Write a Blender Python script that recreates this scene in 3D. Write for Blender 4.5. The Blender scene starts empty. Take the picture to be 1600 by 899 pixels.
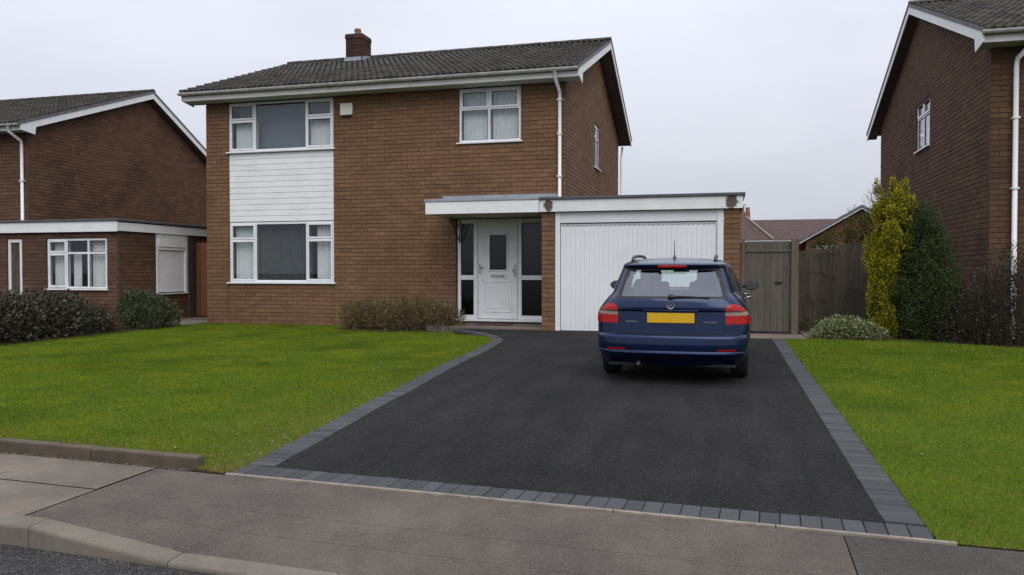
import bpy, math, random
import numpy as np
from mathutils import Vector

random.seed(7)
rng = np.random.default_rng(11)
SC = bpy.context.scene
COL = SC.collection
E = 1.40          # eye height: builder heights are measured from the eye, E lifts them to the ground

# ------------------------------------------------------------------ camera, sky, sun, exposure
YAW, PITCH, FPX = math.radians(14.97), math.atan(25.5 / 1230), 1230.0
cam_d = bpy.data.cameras.new('camera')
cam_d.sensor_width = 36
cam_d.lens = FPX / 1600 * 36
cam_d.clip_start, cam_d.clip_end = 0.05, 3000
cam = bpy.data.objects.new('camera', cam_d)
COL.objects.link(cam)
cam.location = (0, 0, E)
cam.rotation_euler = (math.pi / 2 - PITCH, 0, YAW)
SC.camera = cam

SUN_EL, SUN_AZ = math.radians(50), math.radians(152)     # azimuth clockwise from +Y: behind the camera
world = bpy.data.worlds.new('World')
SC.world = world
world.use_nodes = True
wn, wl = world.node_tree.nodes, world.node_tree.links
wn.clear()
w_out = wn.new('ShaderNodeOutputWorld')
w_bg = wn.new('ShaderNodeBackground')
w_sky = wn.new('ShaderNodeTexSky')
w_sky.sky_type = 'NISHITA'
w_sky.sun_disc = False
w_sky.sun_elevation = SUN_EL
w_sky.sun_rotation = SUN_AZ
w_tc = wn.new('ShaderNodeTexCoord')
w_sep = wn.new('ShaderNodeSeparateXYZ')
wl.new(w_tc.outputs['Generated'], w_sep.inputs[0])
# overcast deck: luminance grows evenly from horizon to zenith, with soft cloud structure
w_max = wn.new('ShaderNodeMath'); w_max.operation = 'MAXIMUM'; w_max.inputs[1].default_value = 0.0
wl.new(w_sep.outputs['Z'], w_max.inputs[0])
w_grad = wn.new('ShaderNodeMath'); w_grad.operation = 'MULTIPLY_ADD'
w_grad.inputs[1].default_value = 1.7; w_grad.inputs[2].default_value = 1.0
wl.new(w_max.outputs[0], w_grad.inputs[0])
w_map = wn.new('ShaderNodeMapping'); w_map.inputs['Scale'].default_value = (1.0, 1.0, 2.6)
wl.new(w_tc.outputs['Generated'], w_map.inputs['Vector'])
w_no = wn.new('ShaderNodeTexNoise')
w_no.inputs['Scale'].default_value = 1.7; w_no.inputs['Detail'].default_value = 4; w_no.inputs['Roughness'].default_value = 0.5
wl.new(w_map.outputs[0], w_no.inputs['Vector'])
w_ramp = wn.new('ShaderNodeValToRGB')
w_ramp.color_ramp.elements[0].position = 0.36; w_ramp.color_ramp.elements[0].color = (0.49, 0.518, 0.585, 1)
w_ramp.color_ramp.elements[1].position = 0.64; w_ramp.color_ramp.elements[1].color = (0.60, 0.625, 0.695, 1)
wl.new(w_no.outputs['Fac'], w_ramp.inputs[0])
w_mul = wn.new('ShaderNodeVectorMath'); w_mul.operation = 'SCALE'
wl.new(w_ramp.outputs[0], w_mul.inputs[0]); wl.new(w_grad.outputs[0], w_mul.inputs['Scale'])
w_sk = wn.new('ShaderNodeVectorMath'); w_sk.operation = 'SCALE'; w_sk.inputs['Scale'].default_value = 0.08
wl.new(w_sky.outputs[0], w_sk.inputs[0])
w_mix = wn.new('ShaderNodeMix'); w_mix.data_type = 'RGBA'; w_mix.inputs[0].default_value = 0.94
wl.new(w_sk.outputs[0], w_mix.inputs[6]); wl.new(w_mul.outputs[0], w_mix.inputs[7])
wl.new(w_mix.outputs[2], w_bg.inputs[0])
w_bg.inputs[1].default_value = 1.0
wl.new(w_bg.outputs[0], w_out.inputs[0])

sun_d = bpy.data.lights.new('sun', 'SUN')
sun_d.energy = 1.5
sun_d.angle = math.radians(50)
sun_d.color = (1.0, 0.965, 0.91)
sun = bpy.data.objects.new('sun', sun_d)
COL.objects.link(sun)
sun.rotation_euler = Vector((-math.sin(SUN_AZ) * math.cos(SUN_EL), -math.cos(SUN_AZ) * math.cos(SUN_EL), -math.sin(SUN_EL))).to_track_quat('-Z', 'Y').to_euler()
sun.location = (0, -10, 20)

SC.view_settings.view_transform = 'Standard'
SC.view_settings.look = 'None'
SC.view_settings.exposure = 0.0
SC.view_settings.gamma = 1.0
SC.view_settings.use_curve_mapping = False
SC.render.engine = 'CYCLES'
SC.cycles.use_denoising = True
SC.cycles.max_bounces = 6
SC.cycles.diffuse_bounces = 3
SC.cycles.glossy_bounces = 3
SC.cycles.transparent_max_bounces = 12
SC.cycles.caustics_reflective = False
SC.cycles.caustics_refractive = False

# ------------------------------------------------------------------ material helpers
def new_mat(name):
    m = bpy.data.materials.new(name)
    m.use_nodes = True
    nt = m.node_tree
    nt.nodes.clear()
    return m, nt.nodes, nt.links

def mathn(n, l, op, a, b=None, c=None):
    x = n.new('ShaderNodeMath'); x.operation = op
    for i, v in enumerate((a, b, c)):
        if v is None: continue
        if isinstance(v, (int, float)): x.inputs[i].default_value = v
        else: l.new(v, x.inputs[i])
    return x.outputs[0]

def noise(n, l, vec, scale, detail=3, rough=0.55, dist=0.0):
    x = n.new('ShaderNodeTexNoise')
    x.inputs['Scale'].default_value = scale; x.inputs['Detail'].default_value = detail
    x.inputs['Roughness'].default_value = rough; x.inputs['Distortion'].default_value = dist
    l.new(vec, x.inputs['Vector'])
    return x.outputs['Fac']

def ramp(n, l, fac, stops):
    r = n.new('ShaderNodeValToRGB')
    el = r.color_ramp.elements
    while len(el) < len(stops): el.new(0.5)
    for e, (p, c) in zip(el, stops):
        e.position = p; e.color = (*c, 1) if len(c) == 3 else c
    l.new(fac, r.inputs[0])
    return r.outputs[0]

def mixc(n, l, fac, a, b, mode='MIX'):
    x = n.new('ShaderNodeMix'); x.data_type = 'RGBA'; x.blend_type = mode
    for i, v in ((0, fac), (6, a), (7, b)):
        if isinstance(v, (int, float)): x.inputs[i].default_value = v
        elif isinstance(v, tuple): x.inputs[i].default_value = (*v, 1) if len(v) == 3 else v
        else: l.new(v, x.inputs[i])
    return x.outputs[2]

def geo_pos(n):
    return n.new('ShaderNodeNewGeometry')

def rand_each(n, l):
    """a number that differs for every loose piece and every object"""
    g = n.new('ShaderNodeNewGeometry'); o = n.new('ShaderNodeObjectInfo')
    s = mathn(n, l, 'ADD', g.outputs['Random Per Island'], o.outputs['Random'])
    return mathn(n, l, 'FRACT', s)

def finish(m, n, l, col, rough=0.6, metallic=0.0, bump=None, spec=0.5, coat=0.0, trans=None, sheen=0.0):
    out = n.new('ShaderNodeOutputMaterial'); b = n.new('ShaderNodeBsdfPrincipled')
    if isinstance(col, tuple): b.inputs['Base Color'].default_value = (*col, 1)
    else: l.new(col, b.inputs['Base Color'])
    if isinstance(rough, (int, float)): b.inputs['Roughness'].default_value = rough
    else: l.new(rough, b.inputs['Roughness'])
    b.inputs['Metallic'].default_value = metallic
    b.inputs['Specular IOR Level'].default_value = spec
    b.inputs['Coat Weight'].default_value = coat
    b.inputs['Coat Roughness'].default_value = 0.04
    if bump is not None:
        h, strength, dist = bump
        bp = n.new('ShaderNodeBump'); bp.inputs['Strength'].default_value = strength; bp.inputs['Distance'].default_value = dist
        l.new(h, bp.inputs['Height']); l.new(bp.outputs[0], b.inputs['Normal'])
    surf = b.outputs[0]
    if trans is not None:                       # thin leaf: part of the light passes through
        t = n.new('ShaderNodeBsdfTranslucent'); mx = n.new('ShaderNodeMixShader'); mx.inputs[0].default_value = trans
        if isinstance(col, tuple): t.inputs[0].default_value = (*col, 1)
        else: l.new(col, t.inputs[0])
        l.new(surf, mx.inputs[1]); l.new(t.outputs[0], mx.inputs[2]); surf = mx.outputs[0]
    l.new(surf, out.inputs[0])
    return m

def plain(name, col, rough=0.6, metallic=0.0, var=0.12, scale=6.0, spec=0.5, coat=0.0, bump=0.0, bscale=60.0, dirt=None):
    """paint, plastic, metal: a base tone with faint cloudy wear"""
    m, n, l = new_mat(name)
    p = geo_pos(n).outputs['Position']
    f = noise(n, l, p, scale, 4, 0.6)
    lo = tuple(c * (1 - var) for c in col); hi = tuple(min(1, c * (1 + var)) for c in col)
    c = ramp(n, l, f, [(0.3, lo), (0.7, hi)])
    if dirt:
        dcol, amt, ds = dirt
        d = noise(n, l, p, ds, 5, 0.65)
        c = mixc(n, l, ramp(n, l, d, [(0.52, (0, 0, 0)), (0.75, (amt, amt, amt))]), c, dcol)
    bp = (noise(n, l, p, bscale, 4), bump, 0.01) if bump else None
    return finish(m, n, l, c, rough, metallic, bp, spec, coat)

def brick_mat(name, dark, mid, light, stain=(0.02, 0.017, 0.013), stain_amt=0.45):
    m, n, l = new_mat(name)
    p = geo_pos(n).outputs['Position']
    r = rand_each(n, l)
    c = ramp(n, l, r, [(0.0, dark), (0.28, mid), (0.6, mid), (1.0, light)])
    f = noise(n, l, p, 55, 4, 0.7)
    c = mixc(n, l, 0.55, c, ramp(n, l, f, [(0.3, (0.35, 0.33, 0.31)), (0.75, (1.0, 1.0, 1.0))]), 'MULTIPLY')
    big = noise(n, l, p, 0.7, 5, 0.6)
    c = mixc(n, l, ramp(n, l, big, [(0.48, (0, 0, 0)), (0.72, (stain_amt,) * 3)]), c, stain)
    pale = noise(n, l, p, 2.6, 5, 0.7)
    c = mixc(n, l, ramp(n, l, pale, [(0.6, (0, 0, 0)), (0.78, (0.22,) * 3)]), c, (0.45, 0.36, 0.28))
    return finish(m, n, l, c, 0.9, 0, (f, 0.5, 0.006), 0.25)

def speckle(name, stops, big, rough=0.9, bump=0.6, fine=260.0, bdist=0.004, spec=0.3, grit=0.25, streak=0.0):
    """tarmac and concrete: fine aggregate, blotches, pits"""
    m, n, l = new_mat(name)
    p = geo_pos(n).outputs['Position']
    v = n.new('ShaderNodeTexVoronoi'); v.inputs['Scale'].default_value = max(150.0, fine * 0.9); l.new(p, v.inputs['Vector'])
    f = noise(n, l, p, fine, 3, 0.7)
    c = ramp(n, l, f, stops)
    b = noise(n, l, p, 0.9, 6, 0.62)
    c = mixc(n, l, 1.0, c, ramp(n, l, b, [(0.28, big[0]), (0.72, big[1])]), 'MULTIPLY')
    b2 = noise(n, l, p, 7.0, 5, 0.65)
    c = mixc(n, l, 0.6, c, ramp(n, l, b2, [(0.3, (0.72, 0.72, 0.72)), (0.7, (1.15, 1.14, 1.12))]), 'MULTIPLY')
    sp = n.new('ShaderNodeSeparateColor'); l.new(v.outputs['Color'], sp.inputs[0])
    g = ramp(n, l, sp.outputs[0], [(0.86, (0, 0, 0)), (0.95, (grit,) * 3)])
    c = mixc(n, l, g, c, (0.42, 0.40, 0.37))
    if streak:                                  # wheel and roller marks along the drive
        mp = n.new('ShaderNodeMapping'); mp.inputs['Scale'].default_value = (3.2, 0.35, 1); l.new(p, mp.inputs['Vector'])
        c = mixc(n, l, streak, c, ramp(n, l, noise(n, l, mp.outputs[0], 1.4, 5, 0.6, 0.4), [(0.3, (0.72, 0.72, 0.72)), (0.7, (1.3, 1.29, 1.27))]), 'MULTIPLY')
    h = mathn(n, l, 'ADD', v.outputs['Distance'], f)
    return finish(m, n, l, c, rough, 0, (h, bump, bdist), spec)

def leaf_mat(name, cols, trans=0.25, rough=0.55, patch=None, patch2=None, spec=0.35):
    m, n, l = new_mat(name)
    r = rand_each(n, l)
    k = len(cols)
    c = ramp(n, l, r, [(i / max(1, k - 1), x) for i, x in enumerate(cols)])
    p = geo_pos(n).outputs['Position']
    if patch:
        pc, sc, lo, hi, amt = patch
        f = noise(n, l, p, sc, 4, 0.6)
        c = mixc(n, l, ramp(n, l, f, [(lo, (0, 0, 0)), (hi, (amt,) * 3)]), c, pc)
    if patch2:
        pc, sc, lo, hi, amt = patch2
        c = mixc(n, l, ramp(n, l, noise(n, l, p, sc, 5, 0.6), [(lo, (0, 0, 0)), (hi, (amt,) * 3)]), c, pc)
    return finish(m, n, l, c, rough, 0, None, spec, trans=trans)

def glass_mat(name, tint=(0.93, 0.96, 0.95), ior=1.5, rough=0.0):
    m, n, l = new_mat(name)
    out = n.new('ShaderNodeOutputMaterial'); t = n.new('ShaderNodeBsdfTransparent'); g = n.new('ShaderNodeBsdfGlossy')
    ge = n.new('ShaderNodeNewGeometry'); dt = n.new('ShaderNodeVectorMath'); dt.operation = 'DOT_PRODUCT'
    l.new(ge.outputs['Incoming'], dt.inputs[0]); l.new(ge.outputs['Normal'], dt.inputs[1])
    f0 = ((ior - 1) / (ior + 1)) ** 2
    cs = mathn(n, l, 'SUBTRACT', 1.0, mathn(n, l, 'ABSOLUTE', dt.outputs['Value']))
    fres = mathn(n, l, 'MULTIPLY_ADD', mathn(n, l, 'POWER', cs, 5.0), 1 - f0, f0)      # reflectance of a thin pane, either side
    mx = n.new('ShaderNodeMixShader')
    t.inputs[0].default_value = (*tint, 1); g.inputs['Roughness'].default_value = rough
    g.inputs[0].default_value = (0.9, 0.93, 1.0, 1)
    l.new(fres, mx.inputs[0]); l.new(t.outputs[0], mx.inputs[1]); l.new(g.outputs[0], mx.inputs[2])
    l.new(mx.outputs[0], out.inputs[0])
    return m

def wood_mat(name, a, b, green=None, horiz=False):
    m, n, l = new_mat(name)
    p = geo_pos(n).outputs['Position']
    mp = n.new('ShaderNodeMapping'); mp.inputs['Scale'].default_value = (14, 14, 0.9) if not horiz else (0.9, 0.9, 14)
    l.new(p, mp.inputs['Vector'])
    f = noise(n, l, mp.outputs[0], 2.2, 6, 0.7, 0.6)
    c = ramp(n, l, f, [(0.25, a), (0.75, b)])
    r = rand_each(n, l)
    c = mixc(n, l, 0.7, c, ramp(n, l, r, [(0, (0.6, 0.6, 0.6)), (1, (1.15, 1.12, 1.1))]), 'MULTIPLY')
    if green:
        q = noise(n, l, p, 1.6, 5, 0.6)
        c = mixc(n, l, ramp(n, l, q, [(0.45, (0, 0, 0)), (0.7, (0.55,) * 3)]), c, green)
    return finish(m, n, l, c, 0.85, 0, (f, 0.5, 0.006), 0.25)

M = {}
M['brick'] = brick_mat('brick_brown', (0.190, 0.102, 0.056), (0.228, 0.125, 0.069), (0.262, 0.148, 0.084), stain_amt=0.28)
M['brick_l'] = brick_mat('brick_dark_red', (0.118, 0.061, 0.037), (0.150, 0.079, 0.048), (0.185, 0.100, 0.064))
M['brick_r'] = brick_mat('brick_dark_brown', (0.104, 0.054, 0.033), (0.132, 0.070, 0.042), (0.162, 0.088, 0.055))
M['brick_c'] = brick_mat('brick_sooty', (0.036, 0.017, 0.012), (0.068, 0.031, 0.021), (0.115, 0.052, 0.035))
M['brick_b'] = brick_mat('brick_far', (0.16, 0.07, 0.045), (0.25, 0.12, 0.075), (0.33, 0.17, 0.11))
M['mortar'] = plain('mortar', (0.125, 0.078, 0.050), 0.95, var=0.3, scale=9)
M['mortar_d'] = plain('mortar_dark', (0.085, 0.052, 0.036), 0.95, var=0.3, scale=9)
M['upvc'] = plain('white_upvc', (0.76, 0.77, 0.78), 0.35, var=0.05, scale=3, dirt=((0.45, 0.44, 0.40), 0.35, 5))
M['white'] = plain('white_paint', (0.77, 0.775, 0.77), 0.5, var=0.05, scale=2.5, dirt=((0.5, 0.48, 0.44), 0.25, 3.5))
M['gdoor'] = plain('garage_door_paint', (0.74, 0.755, 0.76), 0.45, var=0.04, scale=1.5, dirt=((0.55, 0.54, 0.51), 0.2, 2.2))
M['gutter'] = plain('gutter_plastic', (0.52, 0.51, 0.49), 0.5, var=0.18, scale=5, dirt=((0.2, 0.19, 0.16), 0.6, 4))
M['eave'] = plain('weathered_eave_paint', (0.60, 0.59, 0.55), 0.6, var=0.1, scale=3, dirt=((0.32, 0.31, 0.27), 0.5, 4))
M['soffit'] = plain('soffit_paint', (0.50, 0.49, 0.46), 0.7, var=0.12, scale=3)
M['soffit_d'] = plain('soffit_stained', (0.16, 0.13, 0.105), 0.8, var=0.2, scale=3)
M['felt'] = plain('roof_felt_grey', (0.085, 0.088, 0.097), 0.75, var=0.2, scale=4, bump=0.3)
M['lead'] = plain('lead_flashing', (0.27, 0.29, 0.325), 0.55, var=0.2, scale=5, dirt=((0.42, 0.44, 0.47), 0.5, 7))
M['concrete'] = plain('aged_concrete', (0.092, 0.070, 0.049), 0.95, var=0.3, scale=5, bump=0.6, bscale=90, dirt=((0.08, 0.075, 0.055), 0.7, 6))
M['paleconc'] = plain('pale_concrete', (0.25, 0.215, 0.175), 0.95, var=0.25, scale=9, bump=0.5, bscale=120, dirt=((0.14, 0.13, 0.11), 0.6, 12))
M['kerb'] = speckle('kerb_concrete', [(0.25, (0.125, 0.108, 0.088)), (0.75, (0.245, 0.215, 0.18))], ((0.75, 0.75, 0.73), (1.1, 1.1, 1.08)), 0.95, 0.5, 240, 0.004, 0.3, 0.15)
M['tarmac'] = speckle('new_tarmac', [(0.25, (0.012, 0.012, 0.0124)), (0.75, (0.051, 0.0505, 0.0525))], ((0.74, 0.74, 0.75), (1.28, 1.27, 1.25)), 0.92, 1.0, 150, 0.012, 0.12, 0.13, 0.7)
M['pavement'] = speckle('footway_tarmac', [(0.25, (0.066, 0.054, 0.047)), (0.75, (0.190, 0.163, 0.144))], ((0.55, 0.53, 0.54), (1.35, 1.30, 1.22)), 0.95, 0.8, 300, 0.006, 0.3, 0.32)
M['pavement_r'] = speckle('footway_tarmac_dark', [(0.25, (0.045, 0.038, 0.035)), (0.75, (0.125, 0.108, 0.098))], ((0.78, 0.77, 0.77), (1.12, 1.12, 1.12)), 0.95, 0.8, 300, 0.006, 0.3, 0.25)
M['slab'] = speckle('paving_slab', [(0.25, (0.115, 0.095, 0.077)), (0.75, (0.235, 0.20, 0.168))], ((0.55, 0.52, 0.50), (1.22, 1.2, 1.16)), 0.95, 0.5, 280, 0.004, 0.3, 0.2)
M['road'] = speckle('road_tarmac', [(0.3, (0.018, 0.018, 0.02)), (0.75, (0.10, 0.095, 0.092))], ((0.7, 0.7, 0.7), (1.2, 1.2, 1.2)), 0.95, 1.0, 130, 0.012, 0.3, 0.4)
M['soil'] = speckle('garden_soil', [(0.25, (0.022, 0.016, 0.010)), (0.75, (0.085, 0.062, 0.04))], ((0.6, 0.6, 0.6), (1.2, 1.2, 1.2)), 0.95, 1.0, 40, 0.03)
M['turf'] = leaf_mat('turf_base', [(0.058, 0.092, 0.006), (0.058, 0.092, 0.006)], 0.0, 0.95, patch=((0.075, 0.080, 0.008), 6.0, 0.45, 0.75, 0.8), spec=0.1)
M['blade'] = leaf_mat('grass_blade', [(0.074, 0.124, 0.006), (0.113, 0.182, 0.009), (0.146, 0.230, 0.012), (0.176, 0.252, 0.018), (0.24, 0.25, 0.05)], 0.3, 0.8,
                      patch=((0.235, 0.275, 0.02), 1.6, 0.45, 0.66, 0.7), patch2=((0.055, 0.100, 0.006), 0.7, 0.47, 0.64, 0.5), spec=0.12)
M['blade_dry'] = leaf_mat('grass_blade_dry', [(0.14, 0.14, 0.02), (0.22, 0.19, 0.045), (0.27, 0.21, 0.075), (0.12, 0.085, 0.035)], 0.25, 0.6)
M['glass'] = glass_mat('window_glass', (0.94, 0.955, 0.955), 1.47)
M['glass_car'] = glass_mat('car_glass', (0.84, 0.93, 0.90), 2.35)
M['glass_dark'] = glass_mat('obscure_glass', (0.55, 0.56, 0.55), 1.45, 0.12)
M['curtain'] = plain('net_curtain', (0.74, 0.75, 0.75), 0.9, var=0.06)
M['blind'] = plain('vertical_blind_fabric', (0.11, 0.12, 0.12), 0.85, var=0.2)
M['roller'] = plain('grey_window_blind', (0.15, 0.175, 0.205), 0.85, var=0.06)
M['dark'] = plain('dark_interior', (0.025, 0.024, 0.024), 0.9)
M['room'] = plain('room_wall', (0.25, 0.235, 0.215), 0.9)
M['gasket'] = plain('black_gasket', (0.012, 0.012, 0.013), 0.6)
M['iron'] = plain('black_iron', (0.02, 0.018, 0.017), 0.5, 0.4, var=0.4, scale=30)
M['chrome'] = plain('polished_metal', (0.62, 0.62, 0.61), 0.22, 1.0)
M['steel'] = plain('satin_metal', (0.40, 0.40, 0.40), 0.35, 1.0)
M['terracotta'] = plain('terracotta', (0.26, 0.135, 0.085), 0.9, var=0.3, scale=12)
M['gatewood'] = wood_mat('weathered_gate_wood', (0.070, 0.060, 0.050), (0.160, 0.140, 0.118), (0.082, 0.080, 0.050))
M['postwood'] = wood_mat('weathered_post_wood', (0.078, 0.065, 0.050), (0.165, 0.140, 0.108), (0.085, 0.082, 0.048))
M['fencewood'] = wood_mat('dark_fence_wood', (0.030, 0.024, 0.019), (0.125, 0.100, 0.080), (0.045, 0.045, 0.025))
M['redwood'] = wood_mat('brown_stained_wood', (0.13, 0.05, 0.027), (0.22, 0.088, 0.047))
M['bark'] = wood_mat('bark', (0.035, 0.024, 0.016), (0.11, 0.08, 0.055))
M['mat'] = plain('coir_mat', (0.05, 0.03, 0.022), 1.0, var=0.4, scale=60)
M['alarm'] = plain('cream_plastic', (0.66, 0.64, 0.56), 0.5, var=0.06)

def tile_mat(name, lo, hi, moss, moss_amt):
    m, n, l = new_mat(name)
    p = geo_pos(n).outputs['Position']
    r = rand_each(n, l)
    c = ramp(n, l, r, [(0.0, lo), (0.6, tuple((a + b) / 2 for a, b in zip(lo, hi))), (1.0, hi)])
    f = noise(n, l, p, 30, 4, 0.7)
    c = mixc(n, l, 0.6, c, ramp(n, l, f, [(0.3, (0.5, 0.5, 0.5)), (0.7, (1.2, 1.2, 1.2))]), 'MULTIPLY')
    q = noise(n, l, p, 2.3, 6, 0.75)
    c = mixc(n, l, ramp(n, l, q, [(0.5, (0, 0, 0)), (0.68, (moss_amt,) * 3)]), c, moss)
    return finish(m, n, l, c, 0.85, 0, (f, 0.4, 0.006), 0.3)
M['tile'] = tile_mat('concrete_roof_tile', (0.032, 0.030, 0.028), (0.074, 0.068, 0.060), (0.066, 0.062, 0.038), 0.55)
M['tile_l'] = tile_mat('old_roof_tile', (0.034, 0.031, 0.029), (0.074, 0.067, 0.058), (0.058, 0.055, 0.032), 0.6)
M['tile_r'] = tile_mat('mossy_roof_tile', (0.045, 0.041, 0.038), (0.10, 0.09, 0.08), (0.075, 0.08, 0.03), 0.55)
M['verge'] = plain('grey_verge_cap', (0.125, 0.125, 0.135), 0.7, var=0.25, scale=7)
M['paver'] = None
def paver_mat():
    m, n, l = new_mat('charcoal_block_paver')
    p = geo_pos(n).outputs['Position']
    r = rand_each(n, l)
    c = ramp(n, l, r, [(0, (0.043, 0.044, 0.047)), (1, (0.072, 0.073, 0.078))])
    f = noise(n, l, p, 160, 4, 0.7)
    c = mixc(n, l, 0.6, c, ramp(n, l, f, [(0.3, (0.6, 0.6, 0.6)), (0.75, (1.25, 1.25, 1.25))]), 'MULTIPLY')
    return finish(m, n, l, c, 0.8, 0, (f, 0.5, 0.004), 0.35)
M['paver'] = paver_mat()

def fascia_stain(name, spots):
    """white board with brown rot around given points (x, z world)"""
    m, n, l = new_mat(name)
    p = geo_pos(n).outputs['Position']
    sep = n.new('ShaderNodeSeparateXYZ'); l.new(p, sep.inputs[0])
    f = noise(n, l, p, 14, 5, 0.7)
    c = ramp(n, l, noise(n, l, p, 3, 4), [(0.3, (0.68, 0.68, 0.67)), (0.7, (0.77, 0.78, 0.78))])
    for (sx, sz, rx, rz) in spots:
        dx = mathn(n, l, 'DIVIDE', mathn(n, l, 'SUBTRACT', sep.outputs[0], sx), rx)
        dz = mathn(n, l, 'DIVIDE', mathn(n, l, 'SUBTRACT', sep.outputs[2], sz), rz)
        d = mathn(n, l, 'SQRT', mathn(n, l, 'ADD', mathn(n, l, 'MULTIPLY', dx, dx), mathn(n, l, 'MULTIPLY', dz, dz)))
        d = mathn(n, l, 'ADD', d, mathn(n, l, 'MULTIPLY', mathn(n, l, 'SUBTRACT', f, 0.5), 1.3))
        k = ramp(n, l, d, [(0.75, (1, 1, 1)), (1.25, (0, 0, 0))])
        c = mixc(n, l, k, c, mixc(n, l, noise(n, l, p, 45, 3), (0.03, 0.02, 0.013), (0.15, 0.10, 0.06)))
    return finish(m, n, l, c, 0.6)
M['fascia'] = fascia_stain('stained_fascia', [(-3.31, 1.29 + E, 0.11, 0.14), (0.155, 1.29 + E, 0.125, 0.15)])

# ------------------------------------------------------------------ mesh helpers
BASE = {}          # object name -> base point (eye-relative) that its mesh coordinates are measured from

class Fr:
    """wall frame: u along the wall, d inward from its face, z up"""
    def __init__(s, kind, plane): s.k, s.p = kind, plane
    def __call__(s, u, d, z):
        if s.k == 'S': return (u, s.p + d, z)         # faces -Y
        if s.k == 'E': return (s.p - d, u, z)         # faces +X
        if s.k == 'W': return (s.p + d, u, z)         # faces -X
        if s.k == 'N': return (u, s.p - d, z)

class MB:
    def __init__(s, fr=None): s.v, s.f, s.fr = [], [], fr
    def add(s, verts, faces):
        o = len(s.v); s.v.extend(verts); s.f.extend([tuple(o + i for i in q) for q in faces]); return s
    def box(s, x0, x1, y0, y1, z0, z1):
        if s.fr:
            a, b = s.fr(x0, y0, z0), s.fr(x1, y1, z1)
            (x0, y0, z0), (x1, y1, z1) = tuple(map(min, a, b)), tuple(map(max, a, b))
        v = [(x0, y0, z0), (x1, y0, z0), (x1, y1, z0), (x0, y1, z0), (x0, y0, z1), (x1, y0, z1), (x1, y1, z1), (x0, y1, z1)]
        return s.add(v, [(0, 3, 2, 1), (4, 5, 6, 7), (0, 1, 5, 4), (1, 2, 6, 5), (2, 3, 7, 6), (3, 0, 4, 7)])
    def prism(s, poly, a, b, axis):
        """polygon (list of 2D) extruded from a to b; axis X: poly is (y,z), Y: (x,z), Z: (x,y)"""
        def P(p, t): return {'X': (t, p[0], p[1]), 'Y': (p[0], t, p[1]), 'Z': (p[0], p[1], t)}[axis]
        k = len(poly)
        v = [P(p, a) for p in poly] + [P(p, b) for p in poly]
        return s.add(v, [tuple(range(k))[::-1], tuple(range(k, 2 * k))] + [(i, (i + 1) % k, k + (i + 1) % k, k + i) for i in range(k)])
    def tube(s, pts, r, n=8, cap=True):
        pts = [np.array(p, float) for p in pts]
        rs = r if isinstance(r, (list, tuple)) else [r] * len(pts)
        o = len(s.v); up = None
        for i, p in enumerate(pts):
            t = pts[min(i + 1, len(pts) - 1)] - pts[max(i - 1, 0)]
            t = t / (np.linalg.norm(t) + 1e-9)
            if up is None: up = np.array((0, 0, 1.)) if abs(t[2]) < 0.9 else np.array((1., 0, 0))
            a = np.cross(t, up); a /= np.linalg.norm(a) + 1e-9; b = np.cross(a, t); up = b
            for k in range(n):
                th = 2 * math.pi * k / n
                s.v.append(tuple(p + rs[i] * (math.cos(th) * a + math.sin(th) * b)))
        for i in range(len(pts) - 1):
            for k in range(n):
                k2 = (k + 1) % n
                s.f.append((o + i * n + k, o + i * n + k2, o + (i + 1) * n + k2, o + (i + 1) * n + k))
        if cap:
            s.f.append(tuple(o + k for k in range(n))); s.f.append(tuple(o + (len(pts) - 1) * n + k for k in range(n))[::-1])
        return s
    def lathe(s, prof, c, n=20, axis='Z'):
        o = len(s.v)
        for (r, t) in prof:
            for k in range(n):
                a = 2 * math.pi * k / n; x, y = r * math.cos(a), r * math.sin(a)
                s.v.append({'Z': (c[0] + x, c[1] + y, c[2] + t), 'X': (c[0] + t, c[1] + x, c[2] + y), 'Y': (c[0] + x, c[1] + t, c[2] + y)}[axis])
        for i in range(len(prof) - 1):
            for k in range(n):
                k2 = (k + 1) % n
                s.f.append((o + i * n + k, o + i * n + k2, o + (i + 1) * n + k2, o + (i + 1) * n + k))
        s.f.append(tuple(o + k for k in range(n))[::-1]); s.f.append(tuple(o + (len(prof) - 1) * n + k for k in range(n)))
        return s
    def build(s, name, mat, par=None, smooth=False, bevel=0.0, base=None):
        return mesh_obj(name, np.array(s.v, float), s.f, mat, par, smooth, bevel, base)

def mesh_obj(name, V, F, mat, par=None, smooth=False, bevel=0.0, base=None):
    if par is not None: b = BASE[par.name]
    elif base is not None: b = np.array(base, float)
    else: b = np.array(((V[:, 0].min() + V[:, 0].max()) / 2, (V[:, 1].min() + V[:, 1].max()) / 2, V[:, 2].min()))
    me = bpy.data.meshes.new(name)
    me.from_pydata((V - b).tolist(), [], F)
    me.materials.append(M[mat] if isinstance(mat, str) else mat)
    if smooth: me.polygons.foreach_set('use_smooth', [True] * len(me.polygons))
    me.update()
    return link(name, me, par, b, bevel)

def link(name, me, par, b, bevel=0.0):
    o = bpy.data.objects.new(name, me)
    COL.objects.link(o)
    if par is None: o.location = (b[0], b[1], b[2] + E)
    else: o.parent = par
    BASE[o.name] = np.array(b, float)
    if bevel:
        md = o.modifiers.new('bevel', 'BEVEL'); md.width = bevel; md.segments = 2; md.limit_method = 'ANGLE'
        md.harden_normals = False
    return o

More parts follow.
